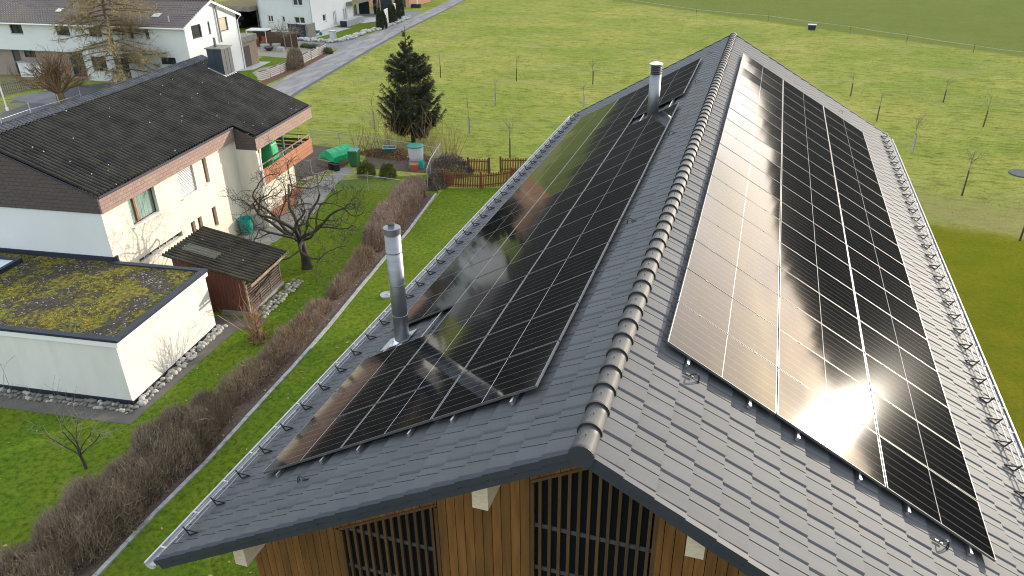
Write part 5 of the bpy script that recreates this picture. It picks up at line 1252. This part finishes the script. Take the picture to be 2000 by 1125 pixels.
# garden in front of it
p0, p1 = xy(486, 91), xy(523, 92); pv = thing('garden_pavilion', p0, 'small white framed pavilion with wooden furniture inside beside the brown fence', 'pavilion')
d = p1-p0; n_ = Vector((-d.y, d.x, 0)).normalized()*1.3; k = MB()
for q in (p0, p1, p0+n_, p1+n_): k.bar(q, q+Vector((0,0,1.75)), .08)
for q, r in ((p0,p1),(p1,p1+n_),(p1+n_,p0+n_),(p0+n_,p0)): k.bar(q+Vector((0,0,1.75)), r+Vector((0,0,1.75)), .09)
obj('frame', k, M['white_paint'], pv); k = MB(); k.boxf(p0+Vector((0,0,1.8)), d, n_, (0,0,.03)); obj('canopy', k, mat('glass_canopy', (.45,.47,.48), .2), pv)
k = MB(); k.boxf(p0+n_*.95+Vector((0,0,.0)), d, n_*.08, (0,0,1.7)); k.boxf(p0+Vector((0,0,0)), d, n_*.08, (0,0,.45)); obj('back_board', k, M['darkwood'], pv)
k = MB()
for t_ in (.15, .55): k.boxf(p0+d*t_+n_*.35, d*.25, n_*.3, (0,0,.55)); k.boxf(p0+d*t_+n_*.6, d*.25, n_*.06, (0,0,1.0))
obj('bench', k, M['balcony_wood'], pv)
def panel_fence(a, b_, h, lab, m_, name='board_fence', n=4, thick=.05):
    a, b_ = Vector((*a[:2],0)), Vector((*b_[:2],0)); t = thing(name, a, lab, 'fence'); d = b_-a; nn = Vector((-d.y,d.x,0)).normalized()*thick; k = MB()
    rows = int(h/.16)
    for i in range(rows): k.boxf(a+Vector((0,0,.05+i*.16)), d, nn, (0,0,.152))
    obj('board', k, m_, t)
    for i in range(n+1): k = MB(); k.bar(a+d*i/n, a+d*i/n+Vector((0,0,h+.06)), .09); obj('post', k, m_, t)
panel_fence(G(524,92), G(582,94), 1.72, 'dark brown board fence between pavilion and side road', M['darkwood'], n=2)
panel_fence(G(566,72), G(600,74), 1.5, 'dark grey privacy panels before the modern white house', M['trim'], n=2)
p = xy(602, 75); k = MB(); k.box(p.x-.15, p.x+.15, p.y-.1, p.y+1.6, 0, 1.55); setp(obj('garden_wall', k, M['concrete'], origin=p), 'short pale concrete wall standing against the dark grey privacy panels', 'wall')
for i, (px, py, w_, lab) in enumerate(((519,95,.95,'left rough grey granite block by the fire bowl'),(541,94,.9,'rough grey granite block behind the fire bowl'),(549,101,.65,'smallest pale cubic granite block right of the fire bowl'))):
    p = xy(px, py); b = MB(); b.boxf(p-Vector((w_/2,.25,0)), (w_,.12,0), (-.1,.5,0), (0,0,.48)); o = obj('granite_block', b, M['boulder'], origin=p); setp(o, lab, 'granite block')
p = xy(526, 99); b = MB(); b.lathe(p, [(.2,0),(.42,.2),(.56,.42),(.50,.42),(.3,.25)], 18); setp(obj('fire_bowl', b, M['door'], origin=p), 'dark rusty fire bowl on the pale gravel', 'fire bowl')
random.seed(8)
for px, py, lab in ((572,102,'umbrella trained bare tree nearest the planters'),(558,96,'umbrella trained bare tree close to the brown fence')):
    p = xy(px, py); t = thing('umbrella_tree', p, lab, 'tree'); b = MB(); tw = MB(); b.tube([p, p+Vector((0,0,1.95))], [.06,.05], 6); obj('trunk', b, M['weathered'], t)
    for i in range(14): a = i/14*6.283; grow(tw, p+Vector((0,0,1.9)), (math.cos(a), math.sin(a), .15), 1.1, .025, 2, .12, .02, (3,5), .6, .5, 4, None, .007, .5)
    for i in range(14): grow(tw, p+Vector((random.uniform(-.7,.7), random.uniform(-.7,.7), 1.95)), (random.uniform(-.3,.3), random.uniform(-.3,.3), 1), .9, .012, 1, .1, 0, (1,2), .5, .5, 4, None, .006, .5)
    obj('crown', tw, M['grey_twig'], t)
PLN = [((510,157),(528,152)),((530,150),(548,143)),((550,142),(567,134)),((593,123),(608,115)),((610,115),(622,108)),((626,106),(638,100))]
pp = ['nearest the dark house roof, first of the striped planters','second of the striped planters from the house roof','third striped planter, just before the clipped brown hedge','striped planter just past the clipped brown hedge','striped planter between the last two gaps','farthest striped planter, at the side road corner']
for (a, b_), lab in zip(PLN, pp):
    a, b_ = xy(*a), xy(*b_); d = b_-a; nn = Vector((-d.y,d.x,0)).normalized()*.42; t = thing('planter', a, 'pale concrete planter box, '+lab, 'planter', 'pale planter boxes along the road'); k = MB(); k.boxf(a, d, nn, (0,0,.72)); obj('box', k, mat('pale_pink_concrete', (.60,.52,.46), .85), t)
    k = MB()
    for z in (.12,.28,.44,.60): k.boxf(a-nn*.03+Vector((0,0,z)), d, nn*.025, (0,0,.08))
    obj('rib', k, M['kerbstone'], t); k = MB(); k.boxf(a+nn*.12+d*.05+Vector((0,0,.722)), d*.9, nn*.7, (0,0,.02)); obj('soil', k, M['soil'], t)
hedge([G(566,138), G(578,133), G(590,127)], [1.0,1.1,1.0], [1.9,2.0,1.9], 5000, 'clipped square brown hedge standing among the pale planters', 13, 'hedge_leaf', 'hedge_twig', (.1,.25), .04)
hedge([G(588,92), G(612,95), G(632,99), G(647,106)], .9, .55, 3000, 'low grey green juniper hedge curving along the side road', 15, 'yew', 'needle', (.08,.2), .15)
heap((-43.2,63.8), (.9,.7), .6, 900, 'tuft of dry pale ornamental grass on the gravel bed', 16, 'tan_twig')
# ------------------------------------------------------------------ modern white house
H2 = Vector((-51.53, 83.82, 0)); T2 = R(1); A2_ = Vector((-math.sin(T2), math.cos(T2), 0)); B2_ = Vector((math.cos(T2), math.sin(T2), 0))
def Q(b, a, z=0.0): return H2 + B2_*b + A2_*a + Vector((0,0,z))
h2 = thing('modern_house', Q(-3.6,5,0), 'modern white house with terrace canopy beside the road at the top left', 'house', rz=T2)
wl = MB(); PL2 = lambda u, z: Q(u,0,z); PR2 = lambda u, z: Q(0,u,z)
HL2 = [(-6.1,-5.35,1.12,1.92),(-4.1,-3.7,1.15,1.88),(-2.4,-.95,1.08,1.86),(-2.3,-.95,3.15,4.0)]; HR2 = [(2.7,3.5,.95,1.78),(5.25,6.1,.05,1.85),(7.9,9.0,.05,1.85)]
wall(wl, PL2, -7.3, 0, 0, 4.5, HL2, A2_); wall(wl, PR2, 0, 10.6, 0, 4.5, HR2, -B2_)
wl.add([Q(0,0,4.5), Q(0,10.6,4.5), Q(0,5.3,6.8)], [(0,1,2)]); wl.quad(Q(-7.3,0,0), Q(-7.3,10.6,0), Q(-7.3,10.6,4.5), Q(-7.3,0,4.5)); wl.quad(Q(-7.3,10.6,0), Q(0,10.6,0), Q(0,10.6,4.5), Q(-7.3,10.6,4.5))
obj('wall', wl, M['white'], h2)
for q in HL2: window(h2, PL2, q, A2_, M['white_paint'], M['window'], .15, .08, 1 if q[1]-q[0] > .6 else 0, .05)
window(h2, PR2, HR2[0], -B2_, M['white_paint'], M['window'], .15, .08, 0, .05)
for q in HR2[1:]: window(h2, PR2, q, -B2_, M['white_paint'], mat('pale_curtain', (.38,.40,.41), .4, c2=(.2,.21,.22), scale=5, stretch=(3,3,.1)), .12, .08, 1, name='terrace_door')
k = MB()
for sg in (-1, 1): o = Q(-7.6,5.3,6.95); k.boxf(o, B2_*8.0, Q(0,5.3+sg*5.8,4.42)-Q(0,5.3,6.95), (0,0,.14))
obj('roof', k, M['brown_tile'], h2)
k = MB(); k.tube([Q(.25,-.4,4.35), Q(.08,-.06,3.75), Q(.08,-.06,0)], .055, 8); obj('downpipe', k, M['zinc'], h2); k = MB(); k.tube([Q(-7.2,-.07,4.3), Q(-7.2,-.07,0)], .055, 8); obj('downpipe', k, M['zinc'], h2)
cp_ = thing('terrace_canopy', Q(-1,13,0), 'flat canopy with sedum roof and slim posts on the terrace of the modern house', 'canopy', rz=T2)
k = MB(); k.boxf(Q(-3,8.9,2.15), B2_*4.0, A2_*7.6, (0,0,.28)); obj('slab', k, M['concrete'], cp_)
k = MB(); k.boxf(Q(-2.9,9.0,2.43), B2_*3.8, A2_*7.4, (0,0,.04)); M['sedum'] = mat('brown_sedum', (.17,.115,.035), .95, c2=(.11,.10,.025), scale=3, bump=.8, bscale=10); obj('sedum', k, M['sedum'], cp_)
for a_, b_ in ((16.2,.85),(16.2,-2.6)): k = MB(); k.bar(Q(b_,a_,0), Q(b_,a_,2.15), .28); obj('post', k, M['concrete'], cp_)
p = Q(.9, 5.2, 0); k = MB(); k.boxf(p, B2_*1.0, A2_*4.6, (0,0,.75)); t = setp(obj('gabion_planter', k, mat('grey_stone_planter', (.36,.38,.40), .9, c2=(.25,.27,.29), scale=3), origin=p), 'long grey stone planter below the terrace doors of the modern house', 'planter')
k = MB(); k.boxf(p-A2_*.03+B2_*.04, B2_*.92, A2_*.03, (0,0,.7)); t2 = obj('end_panel', k, M['trim'], t)
cpt = thing('carport', Q(-10.5,3,0), 'dark open carport with brown sedum roof between the two white houses', 'carport', rz=T2)
k = MB(); k.boxf(Q(-14.5,-1.5,2.5), B2_*7.0, A2_*9, (0,0,.45)); obj('roof', k, M['concrete'], cpt); k = MB(); k.boxf(Q(-14.4,-1.3,2.95), B2_*6.8, A2_*8.7, (0,0,.05)); obj('sedum', k, M['sedum'], cpt)
k = MB(); k.boxf(Q(-14.5,7.2,0), B2_*7, A2_*.2, (0,0,2.5)); k.boxf(Q(-14.5,-1.4,0), B2_*.2, A2_*8.6, (0,0,2.5)); k.boxf(Q(-7.7,.1,0), B2_*.2, A2_*7, (0,0,2.5)); obj('wall', k, M['door'], cpt)
k = MB(); k.boxf(Q(-12.6,1.0,.35), B2_*1.75, A2_*4.0, (0,0,.55)); k.boxf(Q(-12.45,2.0,.9), B2_*1.45, A2_*2.0, (0,0,.5))
car = thing('parked_car', Q(-11.7,3,0), 'dark car parked deep in the shadow of the carport', 'car', rz=T2); obj('body', k, M['black_plastic'], car)
for a_ in (1.7, 4.2):
    for b_ in (-12.6, -10.95): k = MB(); k.tube([Q(b_,a_,.32), Q(b_+.12,a_,.32)], .32, 14); obj('wheel', k, M['black_metal'], car)
p = xy(651, 81); ub = thing('utility_box', p, 'pale grey utility cabinet standing at the side road before the boulders', 'utility box'); k = MB(); k.box(p.x-.32,p.x+.32,p.y-.2,p.y+.3,.06,1.15); obj('body', k, M['kerbstone'], ub); k = MB(); k.box(p.x-.36,p.x+.36,p.y-.25,p.y+.35,1.15,1.2); obj('lid', k, M['white_plastic'], ub); k = MB(); k.box(p.x-.28,p.x+.28,p.y-.215,p.y-.2,.12,1.08); obj('door', k, M['white_plastic'], ub)
p = xy(618, 69); k = MB(); tapered(k, p, .5,.4,.9,.6,.25,.55,Vector((1,0,0)),Vector((0,1,0))); k.tube([p+Vector((.6,0,.2)), p+Vector((.6,.1,.2))], .2, 12); setp(obj('wheelbarrow', k, M['dark_teal'], origin=p), 'small green wheelbarrow at the wall corner of the modern house', 'wheelbarrow')
line = [G(580,79), G(610,81), G(650,84), G(690,76), G(715,65), G(745,58), G(770,48), G(803,34)]; pts = []
for a, b_ in zip(line[:-1], line[1:]):
    n_ = int((b_-a).length/.42)
    for i in range(n_):
        q = a+(b_-a)*(i/n_); nn = Vector((-(b_-a).y, (b_-a).x, 0)).normalized()
        for k_ in (0, .55): pts.append((q + nn*(k_+random.uniform(-.15,.15)))[:2])
stones(pts, ['boulder'], .16, .31, 'boulder', 'pale rough boulder in the long row between lawn and road', 'boulder', 'pale boulders along the road', .8)
def cypress(px, py, h, r, lab, seed):
    p = xy(px, py); rg = np.random.default_rng(seed); n = 1500; z = rg.uniform(0, 1, n); a = rg.uniform(0, 6.283, n); rr = r*np.interp(z, [0,.15,.5,.8,1], [.75,1,.9,.55,.08])*rg.uniform(.6,1.05,n)
    P = np.c_[p.x+np.cos(a)*rr, p.y+np.sin(a)*rr, z*h]; D = unit(np.c_[np.cos(a)*.45, np.sin(a)*.45, np.full(n, .9)]+rg.normal(size=(n,3))*.25); t = thing('cypress', p, lab, 'tree', 'columnar cypresses along the boulders'); b = MB(); b.bulk(*ribbons(P-D*.1, D, rg.uniform(.15,.35,n), rg.uniform(.05,.12,n))); obj('crown', b, M['conifer'], t); b = MB(); b.tube([p, p+Vector((0,0,h*.8))], [.07,.03], 6); obj('trunk', b, M['bark'], t)
for i, (px, py, h, lab) in enumerate(((743,58,2.5,'dark columnar cypress nearest the camera, first in the row'),(750,56,2.2,'dark columnar cypress second in the row, left of the first white panel'),(764,48,2.5,'dark columnar cypress just right of the first white panel'),(770,46,2.3,'dark columnar cypress left of the second white panel'),(777,40,2.8,'dark columnar cypress just right of the second white panel'),(784,36,2.7,'dark columnar cypress farthest along the boulders'),(737,28,3.6,'tall dark cypress behind the canopy post'))): cypress(px, py, h, .48, lab, 60+i)
for (px, py), (qx, qy), h, lab, m_ in (((752,54),(760,49),2.0,'first white garden wall panel between the cypresses','white_paint'),((771,44),(775,41),2.2,'second narrow white garden wall panel between the cypresses','white_paint'),((745,29),(767,29),1.9,'dark grey privacy wall before the orange house','trim'),((702,27),(722,27),1.6,'dark grey fence wall at the back of the terrace lawn','trim')):
    a, b_ = xy(px,py), xy(qx,qy); k = MB(); d = b_-a; nn = Vector((-d.y,d.x,0)).normalized()*.12; k.boxf(a, d, nn, (0,0,h)); k.boxf(a-nn*.2+Vector((0,0,h)), d, nn*1.4, (0,0,.05)); setp(obj('garden_wall', k, M[m_], origin=a), lab, 'wall')
M['orange'] = mat('orange_render', (.55,.30,.19), .85, c2=(.50,.27,.17), scale=.5)
a = xy(738, 14); oh = thing('orange_house', a, 'orange rendered house at the very top edge behind the cypresses', 'house'); k = MB(); k.box(a.x-1.5, a.x+5.2, a.y, a.y+8, 0, 5); obj('wall', k, M['orange'], oh); k = MB(); k.box(a.x-2, a.x+5.7, a.y-.5, a.y+8.5, 5, 5.3); obj('roof', k, M['brown_tile'], oh); k = MB(); k.box(a.x+3.6, a.x+4.6, a.y-.03, a.y-.005, .1, 2.2); obj('door', k, M['door'], oh)
p = xy(813, 15); sp_ = thing('flag_pole', p, 'pale pole in a dark concrete block on the far lawn by the road', 'pole'); k = MB(); k.box(p.x-.65,p.x+.65,p.y-.3,p.y+.3,0,.5); obj('base', k, M['trim'], sp_); k = MB(); k.tube([p+Vector((.2,0,.4)), p+Vector((.2,0,5))], .08, 8); obj('shaft', k, M['white_paint'], sp_)
# ------------------------------------------------------------------ lane on the far left
p0 = xy(42, 150); sb = thing('storage_box', p0, 'pale blue white storage shed with grey flat roof before the brown cladding', 'storage shed'); k = MB(); k.boxf(p0, (2.7,.35,0), (-.2,1.7,0), (0,0,1.35)); obj('body', k, M['white'], sb); k = MB(); k.boxf(p0+Vector((-.08,-.1,1.35)), (2.9,.37,0), (-.22,1.9,0), (0,0,.07)); obj('roof', k, M['grey_slab'], sb); k = MB(); k.boxf(p0+Vector((1.35,.165,.05)), (.012,.002,0), (.002,-.012,0), (0,0,1.25)); obj('door_joint', k, M['door'], sb)
a, b_ = xy(-20, 190), xy(128, 164); t = thing('lath_fence', a, 'grey weathered lath fence along the lane at the left', 'fence'); d = (b_-a); n_ = int(d.length/.16); k = MB()
for i in range(n_): q = a+d*i/n_; k.boxf(q, d.normalized()*.06, Vector((-d.y,d.x,0)).normalized()*.02, (random.uniform(-.04,.04),0,random.uniform(.85,1.15)))
obj('lath', k, mat('grey_lath', (.20,.185,.165), .9, c2=(.13,.12,.11), scale=4, island=.3), t); k = MB(); nn = Vector((-d.y,d.x,0)).normalized()*.03
for z in (.25,.8): k.boxf(a+nn+Vector((0,0,z)), d, nn, (0,0,.06))
obj('rail', k, M['weathered'], t)
wire_fence([G(-30,255), G(5,246), G(62,226), G(118,210), G(160,196)], 1.0, 'pale tube railing along the lane behind the dark roof ridge', 3.2, True, 'railing', .06, 'zinc', False)
p = xy(15, 216); lp_ = thing('lamp_post', p, 'thin pale lamp post leaning in at the left edge by the lane', 'lamp post'); k = MB(); k.tube([p, p+Vector((0,0,4.2))], [.07,.045], 8); k.lathe(p, [(.12,0),(.11,.25)], 10); obj('pole', k, M['white_paint'], lp_); k = MB(); k.bar(p+Vector((0,0,4.2)), p+Vector((.7,0,4.3)), .12, .06); obj('lamp_head', k, M['zinc'], lp_)
p = xy(12, 132); k = MB(); k.boxf(p, (.9,.1,0), (0,.6,0), (0,0,1.0)); k.boxf(p+Vector((-.05,-.05,1.0)), (1.0,.1,0), (0,.7,0), (0,0,.08)); setp(obj('rubbish_container', k, M['grey_slab'], origin=p), 'grey rubbish container against the brown cladding at the left edge', 'container')

# ------------------------------------------------------------------ grass blades
def blades(name, n, xr, yr, L_, W_, m_, reject=None, seed=1, lean=.6):
    rg = np.random.default_rng(seed); P = np.c_[rg.uniform(*xr, n), rg.uniform(*yr, n), np.full(n, .0)]
    if reject is not None: P = P[~reject(P[:,0], P[:,1])]
    n = len(P); k = np.sin(P[:,0]*1.1+np.cos(P[:,1]*.8))+np.sin(P[:,1]*1.7+P[:,0]*.6)+.8*np.sin(P[:,0]*3.7+P[:,1]*2.9); P = P[k > rg.uniform(-2.2, 1.4, n)]; n = len(P)
    D = unit(rg.normal(size=(n,3))*lean+[0,0,1.]); D[:,2] = np.abs(D[:,2]); b = MB(); b.bulk(*ribbons(P, D, rg.uniform(*L_, n), rg.uniform(*W_, n)))
    return struct(name, b, M[m_], 'stuff')
def inside(poly):
    poly = np.array([(p[0], p[1]) for p in poly])
    def f(x, y):
        r = np.zeros(len(x), bool); j = len(poly)-1
        for i in range(len(poly)):
            xi, yi = poly[i]; xj, yj = poly[j]; c = ((yi > y) != (yj > y)) & (x < (xj-xi)*(y-yi)/(yj-yi+1e-12)+xi); r ^= c; j = i
        return r
    return f
beds = [inside([H(-30,-6.2), H(4.7,-6.2), H(4.8,-.2), H(5.6,.2), H(5.6,4.4), H(2.4,4.4), H(2.6,12), H(1.9,17), H(-30,17)]), inside([(x, y) for x, y in KX]+[(x-w_, y) for (x, y), w_ in reversed(list(zip(KX, BW)))]),
        inside([(-30,35.9),(-23.5,36),(-21.4,36),(-21.6,39.0),(-17.2,39.0),(-17.2,42.6),(-23,43.1),(-30,43.3)]), inside([(-12.95,3),(-13.05,13.7),(-13.95,24.9),(-15.3,36.6),(-15.15,36.6),(-13.8,24.9),(-12.9,13.7),(-12.8,3)])]
def rej(x, y):
    r = np.zeros(len(x), bool)
    for b_ in beds: r |= b_(x, y)
    return r | ((np.abs(x) < 5.8) & (y > 6.8) & (y < 31.6))
blades('lawn_grass', 150000, (-22.5, -6.0), (8, 39), (.03, .075), (.006, .012), 'blade_lawn', rej, 1)
blades('lawn_grass', 40000, (4, 17), (14, 41), (.03, .075), (.006, .012), 'blade_lawn', rej, 2)
roadz = inside([(-31,40),(-36.1,56),(-39,72.5),(-41.2,88),(-43,103),(-45,118),(-47,140),(-140,140),(-140,40)])
def rej2(x, y): return rej(x, y) | roadz(x, y) | ((x > -26) & (x < -15) & (y < 43)) | ((x > 2) & (y < 41)) | ((x < -15) & (y < 37))
blades('meadow_grass', 120000, (-42, 24), (37, 68), (.05, .13), (.010, .022), 'blade_meadow', rej2, 3)
blades('meadow_grass', 110000, (-48, 40), (66, 128), (.07, .17), (.018, .036), 'blade_meadow', rej2, 4)
# the panel prototypes are linked copies, nothing else to do
